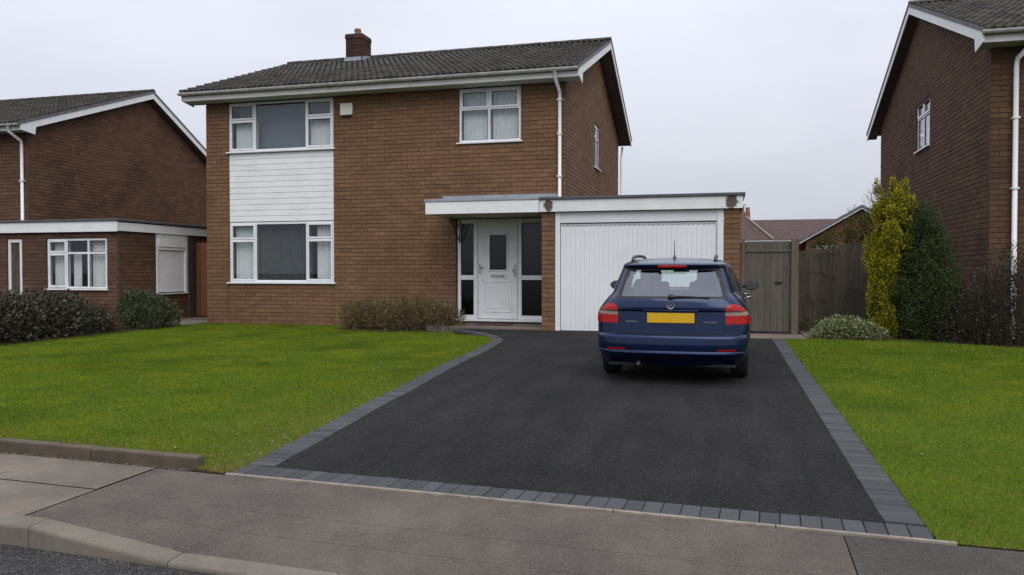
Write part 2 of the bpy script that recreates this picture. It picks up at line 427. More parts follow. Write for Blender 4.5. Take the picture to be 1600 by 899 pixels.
def big_mesh(name, V, tris, mat, par=None, base=None, smooth=False, loops=3):
    """fast mesh from arrays; tris is (n, loops)"""
    V = np.asarray(V, float)
    if par is not None: b = BASE[par.name]
    elif base is not None: b = np.array(base, float)
    else: b = np.array((V[:, 0].mean(), V[:, 1].mean(), V[:, 2].min()))
    me = bpy.data.meshes.new(name)
    n = len(tris)
    me.vertices.add(len(V)); me.vertices.foreach_set('co', (V - b).astype(np.float32).ravel())
    me.loops.add(n * loops); me.loops.foreach_set('vertex_index', np.asarray(tris, np.int32).ravel())
    me.polygons.add(n)
    me.polygons.foreach_set('loop_start', np.arange(0, n * loops, loops, dtype=np.int32))
    me.polygons.foreach_set('loop_total', np.full(n, loops, np.int32))
    me.materials.append(M[mat] if isinstance(mat, str) else mat)
    me.polygons.foreach_set('use_smooth', np.full(n, smooth, bool))
    me.update(calc_edges=True); me.validate()
    return link(name, me, par, b)

def thing(name, label, cat, loc, group=None):
    o = bpy.data.objects.new(name, None)
    o.empty_display_size = 0.3
    COL.objects.link(o)
    o.location = (loc[0], loc[1], loc[2] + E)
    BASE[o.name] = np.array(loc, float)
    return tag(o, label, cat, group)

def tag(o, label=None, cat=None, group=None, kind=None):
    if label: o['label'] = label
    if cat: o['category'] = cat
    if group: o['group'] = group
    if kind: o['kind'] = kind
    return o

def piece(name, me, par, loc, rz=0.0, scale=(1, 1, 1), rx=0.0):
    """a piece that shares its mesh with its likes; loc is eye-relative"""
    o = bpy.data.objects.new(name, me)
    COL.objects.link(o)
    o.parent = par
    b = BASE[par.name]
    o.location = (loc[0] - b[0], loc[1] - b[1], loc[2] - b[2])
    o.rotation_euler = (rx, 0, rz)
    o.scale = scale
    return o

FW = np.array((-math.sin(YAW) * math.cos(PITCH), math.cos(YAW) * math.cos(PITCH), -math.sin(PITCH)))
RT = np.array((math.cos(YAW), math.sin(YAW), 0)); UP = np.cross(RT, FW)
def in_view(P):
    """how large a piece shows in the photograph, 0 when outside the frame"""
    P = np.asarray(P, float); z = P @ FW
    px = 800 + FPX * (P @ RT) / z; py = 449.5 - FPX * (P @ UP) / z
    ok = (z > 0.3) & (px > 0) & (px < 1600) & (py > 0) & (py < 899)
    return np.where(ok, 1.0 / np.maximum(z, 0.1) ** 2, 0.0), px, py

def g_drive(Y): return -1.34 + (np.clip(Y, 3.0, 16.5) - 4.3) * 0.0155
EDGE = np.array([(-3.13, 4.50), (-3.26, 5.95), (-3.37, 7.0), (-3.45, 8.1), (-3.62, 9.9), (-3.70, 11.4), (-3.80, 12.6)])
def x_left(Y): return np.interp(Y, EDGE[:, 1], EDGE[:, 0])
def g_land(X, Y):
    X = np.asarray(X, float); Y = np.asarray(Y, float)
    g = g_drive(Y)
    t = np.clip((x_left(np.clip(Y, 4.5, 12.6)) - X) / 1.3, 0, 1); t = t * t * (3 - 2 * t)
    return g * (1 - t) + (-1.258) * t

# ================================================================== THE SETTING
def y_front(X): return 4.305 + (1.0 - np.asarray(X, float)) * 0.0545      # front edge of drive and lawns
def y_kerb(X): return 3.36 + (-1.5 - np.asarray(X, float)) * 0.055        # back of the kerb
def z_kerb(X):
    return np.interp(X, [-60, -3.55, -2.65, 2.2, 3.1, 60], [-1.352, -1.352, -1.437, -1.437, -1.352, -1.352])

def grid_sheet(name, xs, ys, zf, mat, yf=None, par=None, kind='structure'):
    V, F = [], []
    nx, ny = len(xs), len(ys)
    for j, y in enumerate(ys):
        for i, x in enumerate(xs):
            yy = yf(x, y) if yf else y
            V.append((x, yy, float(zf(x, yy))))
    for j in range(ny - 1):
        for i in range(nx - 1):
            a = j * nx + i
            F.append((a, a + 1, a + nx + 1, a + nx))
    o = mesh_obj(name, np.array(V), F, mat, par, smooth=True)
    if par is None: tag(o, kind=kind)
    return o

def z_ground(x, y):
    if y < 3.9: return -1.62
    if y < 4.9: return -1.62 + (y - 3.9) * 0.16
    return float(g_land(x, y)) - (0.05 if y < 15 else 0.035)
xs = [-400, -80, -30] + list(np.arange(-20, 12.1, 0.5)) + [30, 80, 400]
ys = [-400, -30, 3.0, 3.9, 4.25, 4.85] + list(np.arange(5, 17.1, 0.5)) + [20, 30, 60, 400]
grid_sheet('ground', xs, ys, z_ground, 'soil')

mb = MB(); mb.add([(-80, -9, -1.467), (80, -9, -1.467), (80, float(y_kerb(80)) - 0.06, -1.467), (-80, float(y_kerb(-80)) - 0.06, -1.467)], [(0, 1, 2, 3)])
tag(mb.build('road', 'road'), kind='structure')

# footway: slabs to the left, tarmac crossing, darker tarmac to the right
def foot_z(x, y):
    a, b = float(y_kerb(x)), float(y_front(x))
    t = min(1, max(0, (y - a) / (b - a)))
    return float(z_kerb(x)) * (1 - t) + (-1.343) * t
def footway(name, x0, x1, mat, v0=0.0, v1=1.0, n=None, par=None, lift=0.0):
    n = n or max(3, int((x1 - x0) / 0.15))
    return grid_sheet(name, list(np.linspace(x0, x1, n)), list(np.linspace(v0, v1, 8)), lambda x, y: foot_z(x, y) + lift, mat,
                      yf=lambda x, v: float(y_kerb(x)) * (1 - v) + (float(y_front(x)) - 0.032) * v, par=par)
cross = footway('footway_crossing', -3.715, 0.60, 'soil', lift=-0.010)
for (a, b) in ((0.0, 0.274), (0.2762, 0.531), (0.5332, 1.0)):
    footway('tarmac_strip', -3.715, 0.60, 'pavement', a, b, par=cross)
footway('footway_end', 0.606, 40, 'pavement_r', n=120)
slabbed = footway('slabbed_footway', -40, -3.722, 'soil', n=300, lift=-0.012)
slabbed.name = 'slabbed_footway'
x = -3.726
k = 0
while x > -9:
    w = 1.32 if k else 1.30
    for (a, b) in ((0.0, 0.492), (0.498, 1.0)):
        footway('paving_slab', x - w + 0.006, x, 'slab', a, b, n=8, par=slabbed, lift=(0.004 if (k + (a > 0)) % 2 else 0.001))
    x -= w; k += 1

# kerb stones
kerb_root = MB()
def kerb_stone(x0, x1, par):
    sec = []
    for x in (x0 + 0.003, x1 - 0.003):
        yb, zt = float(y_kerb(x)), float(z_kerb(x)) + 0.002
        pts = [(yb - 0.002, -1.60), (yb - 0.002, zt)]
        for a in np.linspace(0, math.pi / 2, 5):
            r = 0.022
            pts.append((yb - 0.105 - r * math.sin(a), zt - r + r * math.cos(a) - 0.004))
        pts.append((yb - 0.13, -1.60))
        sec.append([(x, p[0], p[1]) for p in pts])
    k = len(sec[0])
    m = MB(); m.add(sec[0] + sec[1], [tuple(range(k)), tuple(range(k, 2 * k))[::-1]] + [(i, k + i, k + (i + 1) % k, (i + 1) % k) for i in range(k)])
    return m.build('kerb_stone', 'kerb', par)
mb = MB(); mb.box(-20, 20, 3.0, 3.1, -1.63, -1.61)
kerb = mb.build('kerb', 'concrete'); tag(kerb, kind='structure')
for i in range(-9, 14):
    kerb_stone(-3.55 + i * 0.9, -3.55 + (i + 1) * 0.9, kerb)

# drive
def catmull(P, n=12):
    P = [np.array(p, float) for p in P]; P = [2 * P[0] - P[1]] + P + [2 * P[-1] - P[-2]]
    out = []
    for i in range(1, len(P) - 2):
        for t in np.linspace(0, 1, n, endpoint=False):
            a, b, c, d = P[i - 1:i + 3]
            out.append(0.5 * ((2 * b) + (-a + c) * t + (2 * a - 5 * b + 4 * c - d) * t * t + (-a + 3 * b - 3 * c + d) * t ** 3))
    out.append(P[-2]); return np.array(out)
OUTER = catmull(list(map(tuple, EDGE)) + [(-3.90, 13.2), (-4.14, 13.76), (-4.47, 14.2), (-4.85, 14.58), (-5.25, 14.93)])
def offset(path, d):
    t = np.gradient(path, axis=0); t /= np.linalg.norm(t, axis=1)[:, None]
    return path + d * np.stack((t[:, 1], -t[:, 0]), 1)
INNER = offset(OUTER, 0.2)
def gz(p, dz=0.0): return (p[0], p[1], float(g_drive(p[1])) + dz)
poly = [(x, float(y_front(x)) + 0.2) for x in np.linspace(0.84, -2.94, 12)]
poly = [p for p in poly] + [tuple(p) for p in INNER if p[1] > 4.85] + [(-5.45, 15.2), (-3.40, 15.235), (0.30, 15.235), (0.30, 14.44), (0.84, 14.44)]
mb = MB(); mb.add([gz(p) for p in poly[::-1]], [tuple(range(len(poly)))])
drive = mb.build('driveway', 'tarmac'); tag(drive, kind='structure')
bed = [(1.05, float(y_front(1.05)))] + [(x, float(y_front(x))) for x in np.linspace(1.04, -3.14, 6)] + [tuple(p) for p in OUTER[1:]] + [tuple(p) for p in INNER[::-1] if p[1] > 4.85] + [(-2.94, 4.72), (0.83, 4.52), (0.83, 14.44), (1.05, 14.44)]
mb = MB(); mb.add([gz(p, -0.016) for p in bed[::-1]], [tuple(range(len(bed)))])
mb.build('paver_bed', 'tarmac', drive)
# one block, chamfered, shared by all
def paver_mesh():
    a, b, h, c = 0.0502, 0.0992, 0.06, 0.0035
    V = [(-a, -b, -h), (a, -b, -h), (a, b, -h), (-a, b, -h), (-a, -b, -c), (a, -b, -c), (a, b, -c), (-a, b, -c),
         (-a + c, -b + c, 0), (a - c, -b + c, 0), (a - c, b - c, 0), (-a + c, b - c, 0)]
    F = [(8, 9, 10, 11)] + [(i, (i + 1) % 4, 4 + (i + 1) % 4, 4 + i) for i in range(4)] + [(4 + i, 4 + (i + 1) % 4, 8 + (i + 1) % 4, 8 + i) for i in range(4)]
    me = bpy.data.meshes.new('paver'); me.from_pydata(V, [], F); me.materials.append(M['paver']); return me
PAVER = paver_mesh()
def lay(p, ang):
    piece('paver', PAVER, drive, (p[0], p[1], float(g_drive(p[1])) + 0.004 + random.uniform(-0.0015, 0.0015)), ang + random.uniform(-0.008, 0.008),
          (1 + random.uniform(-0.012, 0.012), 1 + random.uniform(-0.008, 0.008), 1), 0.0155)
slope_f = math.atan(-0.0545)
for i in range(40):
    x = 1.035 - 0.05 - i * 0.1045
    if x > -3.15: lay((x, float(y_front(x)) + 0.1), slope_f)
y = 4.59
while y < 14.42:
    lay((0.94, y), math.pi / 2); y += 0.1035
MIDP = offset(OUTER, 0.1)
seg = np.r_[0, np.cumsum(np.linalg.norm(np.diff(MIDP, axis=0), axis=1))]
s = np.interp(4.80, MIDP[:, 1], seg)
while s < seg[-1] - 0.03:
    p = np.array([np.interp(s, seg, MIDP[:, 0]), np.interp(s, seg, MIDP[:, 1])])
    q = np.array([np.interp(s + 0.05, seg, MIDP[:, 0]), np.interp(s + 0.05, seg, MIDP[:, 1])])
    t = q - p
    lay(p, math.atan2(t[1], t[0])); s += 0.1045
# pale concrete strip between drive and footway
for i in range(5):
    xa, xb = -3.16 + i * 0.86, -3.16 + (i + 1) * 0.86 - 0.006
    xb = min(xb, 1.12)
    m = MB(); m.prism([(xa, float(y_front(xa)) - 0.034), (xb, float(y_front(xb)) - 0.034), (xb, float(y_front(xb)) - 0.004), (xa, float(y_front(xa)) - 0.004)], -1.42, -1.334, 'Z')
    m.build('edging_strip', 'paleconc', drive)
# concrete threshold by the side gate
mb = MB(); mb.box(0.33, 1.42, 14.45, 15.45, -1.30, -1.163)
tag(mb.build('gate_threshold_path', 'slab', bevel=0.008), kind='structure')
mb = MB(); mb.box(1.43, 2.1, 14.75, 17.2, -1.30, -1.155)
tag(mb.build('side_path', 'slab', bevel=0.008), kind='structure')
mb = MB(); mb.prism([(-5.95, 15.36), (-5.3, 15.24), (-3.47, 15.24), (-3.47, 16.49), (-5.95, 16.49)], -1.3, -1.135, 'Z')
tag(mb.build('porch_slab_floor', 'slab', bevel=0.008), kind='structure')

# lawn edging kerb to the left
edg = MB(); edg.box(-10, -3.43, 4.9, 4.95, -1.45, -1.40)
edging = edg.build('lawn_edging', 'concrete'); tag(edging, kind='structure')
for i in range(8):
    xb = -3.43 - i * 0.915; xa = xb - 0.909
    m = MB(); m.prism([(xa, float(y_front(xa)) + 0.02), (xb, float(y_front(xb)) + 0.02), (xb, float(y_front(xb)) + 0.105), (xa, float(y_front(xa)) + 0.105)], -1.42, -1.258 + random.uniform(-0.004, 0.004), 'Z')
    m.build('edging_block', 'concrete', edging, bevel=0.012)

# lawns
def lawn_sheet(name, xl, xr, y0f, y1, n=46, m=40):
    V, F = [], []
    for j in range(n):
        v = j / (n - 1)
        for i in range(m):
            u = i / (m - 1)
            yy = 5.0 + v * (y1 - 5.0)
            x = xl(yy) * (1 - u) + xr(yy) * u
            yy = float(y0f(x)) + v * (y1 - float(y0f(x)))
            x = xl(yy) * (1 - u) + xr(yy) * u
            V.append((x, yy, float(g_land(x, yy)) - 0.004))
    for j in range(n - 1):
        for i in range(m - 1):
            a = j * m + i; F.append((a, a + 1, a + m + 1, a + m))
    return tag(mesh_obj(name, np.array(V), F, 'turf', smooth=True), kind='structure')
def xr_left(y): return float(np.interp(y, OUTER[:, 1], OUTER[:, 0]))
def xl_left(y): return float(np.interp(y, [4, 9, 10.1, 12.9, 14.2, 16.5], [-12.6, -12.6, -12.4, -12.3, -12.2, -12.0]))
def y0_left(x): return float(y_front(x)) + (0.1 if x < -3.43 else 0.0)
def y0_right(x): return float(y_front(x)) - 0.01
lawn_l = lawn_sheet('lawn_left', xl_left, xr_left, y0_left, 16.47)
lawn_r = lawn_sheet('lawn_right', lambda y: 1.045, lambda y: 7.0, y0_right, 14.72)

def blades(P, h, w, lean, name, mat):
    n = len(P)
    a = rng.uniform(0, 2 * math.pi, n); la = rng.uniform(0, 2 * math.pi, n)
    dx, dy = np.cos(a) * w / 2, np.sin(a) * w / 2
    V = np.empty((n, 3, 3))
    V[:, 0] = P + np.stack((dx, dy, -0.006 * np.ones(n)), 1)
    V[:, 1] = P - np.stack((dx, dy, 0.006 * np.ones(n)), 1)
    V[:, 2] = P + np.stack((np.cos(la) * lean, np.sin(la) * lean, h), 1)
    T = np.arange(n * 3).reshape(n, 3)
    o = big_mesh(name, V.reshape(-1, 3), T, mat)
    return tag(o, kind='stuff')

def scatter_lawn(xl, xr, y0f, y1, bbox, total, edge=None):
    x0, x1, ya, yb = bbox
    n = total
    X = rng.uniform(x0, x1, n); Y = ya + (yb - ya) * rng.random(n) ** 1.55
    keep = np.ones(n, bool)
    XR = np.interp(Y, OUTER[:, 1], OUTER[:, 0]) if xr is None else np.full(n, xr)
    XL = np.interp(Y, [4, 9, 10.1, 12.9, 14.2, 16.5], [-12.6, -12.6, -12.4, -12.3, -12.2, -12.0]) if xl is None else np.full(n, xl)
    Y0 = y_front(X) + (np.where(X < -3.43, 0.10, 0.0) if xr is None else -0.005)
    jit = np.abs(rng.normal(0, 0.012, n))
    keep &= (X < XR + jit - 0.004) & (X > XL - jit + 0.004) & (Y > Y0 - jit * 0.6) & (Y < y1)
    if xr is None: keep &= ~((X < -3.43) & (Y < Y0 - 0.004))
    X, Y, XR, Y0 = X[keep], Y[keep], XR[keep], Y0[keep]
    P = np.stack((X, Y, g_land(X, Y)), 1)
    return P, XR - X, Y - Y0
for nm, args in (('grass', (None, None, None, 16.4, (-12.6, -3.1, 4.5, 16.4), 620000)), ('grass', (1.045, 7.0, None, 14.7, (1.03, 7.0, 3.9, 14.7), 360000))):
    P, de, df = scatter_lawn(args[0], args[1], None, args[3], args[4], args[5])
    d = np.linalg.norm(P[:, :2], axis=1)
    left = args[0] is None
    near_edge = np.minimum(de if left else 9.0, df)
    dry = rng.random(len(P)) < np.where(left, 0.8 * np.exp(-np.maximum(de, 0) / 0.38) * np.exp(-np.maximum(df - 0.6, 0) / 2.2), 0.0) + 0.4 * np.exp(-np.maximum(df, 0) / 0.12) + 0.03
    wob = 0.75 + 0.5 * (np.sin(P[:, 0] * 3.1 + 1.7 * np.sin(P[:, 1] * 2.3)) * np.sin(P[:, 1] * 2.7 + P[:, 0]) * 0.5 + 0.5)
    h = rng.uniform(0.006, 0.021, len(P)) * wob * np.clip(d / 9, 0.85, 1.3)
    w = rng.uniform(0.003, 0.0055, len(P)) * np.clip(d / 5.0, 1.0, 2.4)
    lean = rng.uniform(0.004, 0.026, len(P))
    blades(P[~dry], h[~dry], w[~dry], lean[~dry], 'grass', 'blade')
    blades(P[dry], h[dry] * 0.9, w[dry], lean[dry] * 1.3, 'dry_grass', 'blade_dry')

# a few fallen leaves on the lawn by the drive edge
n = 150
Y = rng.uniform(4.7, 14.0, n); X = np.interp(Y, OUTER[:, 1], OUTER[:, 0]) - np.abs(rng.normal(0, 0.5, n)) - 0.01
X[:60] = rng.uniform(-11, -4, 60); Y[:60] = rng.uniform(5.2, 15.5, 60); X[60:85] = rng.uniform(1.2, 4, 25)
P = np.stack((X, Y, g_land(X, Y) + 0.022), 1); a = rng.uniform(0, 6.28, n); L = rng.uniform(0.010, 0.026, n)[:, None]
d1 = np.stack((np.cos(a), np.sin(a), rng.uniform(-0.3, 0.3, n)), 1) * L; d2 = np.stack((-np.sin(a), np.cos(a), rng.uniform(-0.3, 0.3, n)), 1) * L * 0.45
V = np.stack((P - d1, P + d2, P + d1, P - d2), 1).reshape(-1, 3)
M['litter'] = leaf_mat('fallen_leaf', [(0.20, 0.12, 0.05), (0.34, 0.24, 0.12), (0.42, 0.36, 0.22), (0.12, 0.07, 0.03)], 0.1, 0.8)
tag(big_mesh('leaf_litter', V, np.arange(n * 4).reshape(n, 4), 'litter', loops=4), kind='stuff')
# soil shoulder where the lawns meet the footway
m = MB(); m.prism([(-3.44, float(y_front(-3.44)) - 0.028), (-3.10, float(y_front(-3.10)) - 0.028), (-3.10, 4.66), (-3.44, 4.78)], -1.45, -1.338, 'Z')
tag(m.build('lawn_shoulder_ground', 'soil'), kind='structure')
m = MB(); m.prism([(1.06, float(y_front(1.06)) - 0.028), (7, float(y_front(7)) - 0.028), (7, float(y_front(7)) + 0.3), (1.06, float(y_front(1.06)) + 0.3)], -1.45, -1.350, 'Z')
tag(m.build('lawn_shoulder_ground', 'soil'), kind='structure')

# grit lying along the kerb and the pavement joints
n = 380
X = rng.uniform(-4.6, -1.6, n); Y = y_kerb(X) - 0.135 - np.abs(rng.normal(0, 0.06, n))
s_ = rng.uniform(0.0015, 0.0055, n)
X2 = rng.uniform(-5.6, -3.2, 260); Y2 = y_front(X2) + 0.012 - np.abs(rng.normal(0, 0.02, 260)); s2 = rng.uniform(0.002, 0.007, 260)
PX = np.r_[X, X2]; PY = np.r_[Y, Y2]; PS = np.r_[s_, s2]; PZ = np.r_[np.full(n, -1.466), np.full(260, -1.3425)]
off = np.array([(1, 0, 0), (-0.5, 0.87, 0), (-0.5, -0.87, 0), (0, 0, 1.1)])
V = (np.stack((PX, PY, PZ), 1)[:, None, :] + off[None] * PS[:, None, None] * rng.uniform(0.6, 1.3, (len(PX), 4, 1))).reshape(-1, 3)
T = (np.arange(len(PX))[:, None, None] * 4 + np.array([(0, 1, 3), (1, 2, 3), (2, 0, 3)])[None]).reshape(-1, 3)
tag(big_mesh('grit_gravel', V, T, 'kerb'), kind='stuff')

# ================================================================== HOUSES: shared builders
COURSE, BLEN, BDEP = 0.0935, 0.282, 0.10

def brick_unit(mat):
    V = [(-.5, 0, -.5), (.5, 0, -.5), (.5, 0, .5), (-.5, 0, .5), (-.5, BDEP, -.5), (.5, BDEP, -.5), (.5, BDEP, .5), (-.5, BDEP, .5)]
    F = [(0, 1, 2, 3), (1, 5, 6, 2), (0, 3, 7, 4), (3, 2, 6, 7), (0, 4, 5, 1)]
    me = bpy.data.meshes.new('brick'); me.from_pydata(V, [], F); me.materials.append(M[mat]); return me

def subtract(ivs, a, b):
    out = []
    for (s, e) in ivs:
        if b <= s or a >= e: out.append((s, e)); continue
        if a > s: out.append((s, a))
        if b < e: out.append((b, e))
    return out

class Bricks:
    """bricks of one house; the 300 that show largest become pieces, the rest one mass"""
    def __init__(s, root, mat): s.root, s.mat, s.rows = root, mat, []
    def run(s, wall, fr, u0, u1, z0, z1, holes=(), lim=None, phase=0):
        k = 0; z = z0
        rz = {'S': 0.0, 'E': math.pi / 2, 'W': -math.pi / 2, 'N': math.pi}[fr.k]
        while z + COURSE * 0.6 < z1:
            iv = [(u0, u1)]
            if lim:
                a, b = lim(z + COURSE)
                iv = [(max(u0, a), min(u1, b))] if b > a else []
            for (a, b, c, d) in holes:
                if c < z + COURSE * 0.5 < d: iv = subtract(iv, a, b)
            st = u0 - (BLEN / 2 if (k + phase) % 2 else 0)
            for (a, b) in iv:
                u = st + math.floor((a - st) / BLEN) * BLEN
                while u < b - 1e-4:
                    p, q = max(u, a), min(u + BLEN, b)
                    if q - p > 0.05:
                        d = random.uniform(-0.002, 0.002)
                        c = fr((p + q) / 2, d, z + COURSE / 2)
                        s.rows.append((c, q - p - 0.009, rz, wall))
                    u += BLEN
            z += COURSE; k += 1
    def done(s, n=300, mask=None):
        C = np.array([r[0] for r in s.rows])
        v, px, py = in_view(C)
        if mask is not None: v = v * mask(C, px, py)
        order = np.argsort(-v)
        pick = set(int(i) for i in order[:n] if v[i] > 0)
        unit = brick_unit(s.mat)
        for i in pick:
            c, ln, rz, wall = s.rows[i]
            piece('brick', unit, wall, c, rz, (ln, 1, COURSE - 0.012))
        rest = [r for i, r in enumerate(s.rows) if i not in pick]
        base = np.array([(-.5, 0, -.5), (.5, 0, -.5), (.5, 0, .5), (-.5, 0, .5), (-.5, BDEP, -.5), (.5, BDEP, -.5), (.5, BDEP, .5), (-.5, BDEP, .5)])
        Q = np.array([(0, 1, 2, 3), (1, 5, 6, 2), (0, 3, 7, 4), (3, 2, 6, 7), (0, 4, 5, 1)])
        cc = np.array([r[0] for r in rest]); ln = np.array([r[1] for r in rest]); rz = np.array([r[2] for r in rest])
        L = base[None] * np.stack((ln, np.ones_like(ln), np.full_like(ln, COURSE - 0.012)), 1)[:, None, :]
        x = L[..., 0] * np.cos(rz)[:, None] - L[..., 1] * np.sin(rz)[:, None]
        y = L[..., 0] * np.sin(rz)[:, None] + L[..., 1] * np.cos(rz)[:, None]
        V = np.stack((x, y, L[..., 2]), -1) + cc[:, None, :]
        T = (np.arange(len(rest))[:, None, None] * 8 + Q[None]).reshape(-1, 4)
        tag(big_mesh('brickwork', V.reshape(-1, 3), T, s.mat, s.root, loops=4), kind='stuff')

def mortar_wall(root, name, fr, u0, u1, z0, z1, holes, mat, top=None, th=0.09):
    """backing wall with real openings; top = polygon [(u,z)...] added above z1 (gable)"""
    m = MB(fr)
    us = sorted({u0, u1, *[h[0] for h in holes], *[h[1] for h in holes]}); zs = sorted({z0, z1, *[h[2] for h in holes], *[h[3] for h in holes]})
    us = [u for u in us if u0 <= u <= u1]; zs = [z for z in zs if z0 <= z <= z1]
    for i in range(len(us) - 1):
        for j in range(len(zs) - 1):
            cu, cz = (us[i] + us[i + 1]) / 2, (zs[j] + zs[j + 1]) / 2
            if any(h[0] < cu < h[1] and h[2] < cz < h[3] for h in holes): continue
            m.box(us[i], us[i + 1], 0.013, th, zs[j], zs[j + 1])
    if top:
        k = len(top)
        v = [fr(u, 0.013, z) for u, z in top] + [fr(u, th, z) for u, z in top]
        m.add(v, [tuple(range(k)), tuple(range(k, 2 * k))[::-1]] + [(i, (i + 1) % k, k + (i + 1) % k, k + i) for i in range(k)])
    return m.build(name, mat, root)

def pleats(fr, u0, u1, z0, z1, d, amp=0.018, wl=0.075, seed=0):
    m = MB(); n = max(8, int((u1 - u0) / wl * 8)); r = random.Random(seed)
    ph = r.uniform(0, 6)
    for i in range(n + 1):
        u = u0 + (u1 - u0) * i / n
        w = amp * math.sin(2 * math.pi * (u - u0) / wl + ph + 0.9 * math.sin((u - u0) * 11 + ph))
        m.v.append(fr(u, d + w, z1)); m.v.append(fr(u, d + w * 1.3, z0))
    m.f = [(2 * i, 2 * i + 1, 2 * i + 3, 2 * i + 2) for i in range(n)]
    return m

def window(root, fr, u0, u1, z0, z1, cols, sill=True, curt=None, glass='glass', name='window', fw=0.052, recess=0.03, sill_out=0.05):
    """upvc window: frame with mullions > sash, pane, gasket, sill, curtain"""
    m = MB(fr); a, b = recess, recess + 0.065
    m.box(u0, u0 + fw, a, b, z0, z1); m.box(u1 - fw, u1, a, b, z0, z1)
    m.box(u0 + fw, u1 - fw, a, b, z0, z0 + fw); m.box(u0 + fw, u1 - fw, a, b, z1 - fw, z1)
    lights = []; W = u1 - u0; x = u0
    for ci, (cw, rows) in enumerate(cols):
        xe = x + cw * W
        la, lb = (x + fw if ci == 0 else x + fw / 2), (xe - fw if ci == len(cols) - 1 else xe - fw / 2)
        if ci < len(cols) - 1: m.box(xe - fw / 2, xe + fw / 2, a + 0.001, b - 0.001, z0 + fw, z1 - fw)
        zt = z1
        for ri, (rh, op) in enumerate(rows):
            zb = zt - rh * (z1 - z0)
            ta, tb = (zt - fw if ri == 0 else zt - fw / 2), (zb + fw if ri == len(rows) - 1 else zb + fw / 2)
            if ri < len(rows) - 1: m.box(la, lb, a + 0.002, b - 0.002, zb - fw / 2, zb + fw / 2)
            lights.append((la, lb, tb, ta, op)); zt = zb
        x = xe
    win = m.build(name, 'upvc', root, bevel=0.006)
    gk = MB(fr)
    for (la, lb, za, zb, op) in lights:
        if op:
            s = MB(fr); sw = 0.045; o = 0.014; c, d = a - 0.016, b - 0.012
            la, lb, za, zb = la - o, lb + o, za - o, zb + o
            s.box(la, la + sw, c, d, za, zb); s.box(lb - sw, lb, c, d, za, zb); s.box(la + sw, lb - sw, c, d, za, za + sw); s.box(la + sw, lb - sw, c, d, zb - sw, zb)
            s.build('sash', 'upvc', win, bevel=0.006)
            la, lb, za, zb = la + sw, lb - sw, za + sw, zb - sw
        p = MB(fr); p.box(la - 0.004, lb + 0.004, a + 0.022, a + 0.026, za - 0.004, zb + 0.004); p.build('pane', glass, win)
        g = 0.009
        for bx in ((la, la + g, za, zb), (lb - g, lb, za, zb), (la + g, lb - g, za, za + g), (la + g, lb - g, zb - g, zb)):
            gk.box(bx[0], bx[1], a + 0.012, a + 0.020, bx[2], bx[3])
    gk.build('gasket', 'gasket', win)
    if sill:
        s = MB(fr); s.box(u0 - 0.05, u1 + 0.05, -sill_out, recess + 0.03, z0 - 0.035, z0 - 0.003); s.build('sill', 'upvc', win, bevel=0.008)
    for i, (ca, cb, za, zb) in enumerate(curt or []):
        pleats(fr, u0 + ca * W, u0 + cb * W, z0 + za * (z1 - z0), z0 + zb * (z1 - z0), recess + 0.16, seed=i + int(u0 * 10)).build('curtain', 'curtain', win, smooth=True)
    return win

def blind_panel(fr, u0, u1, z0, z1, d, mat, win, name):
    m = MB(fr); m.box(u0, u1, d, d + 0.004, z0, z1); return m.build(name, mat, win)

def tile_unit(mat):
    n = 13; V = []; W, L = 0.30, 0.375
    for (y, lift) in ((0.0, 0.040), (L, 0.004)):
        for i in range(n):
            x = W * i / (n - 1)
            V.append((x, y, lift + 0.046 * (0.5 + 0.5 * math.cos(4 * math.pi * x / W)) ** 1.4))
    for i in range(n):
        x = W * i / (n - 1)
        V.append((x, 0.004, 0.004 + 0.036 * (0.5 + 0.5 * math.cos(4 * math.pi * x / W)) ** 1.4))
    F = [(i, i + 1, n + i + 1, n + i) for i in range(n - 1)] + [(2 * n + i, 2 * n + i + 1, i + 1, i) for i in range(n - 1)]
    return np.array(V), F

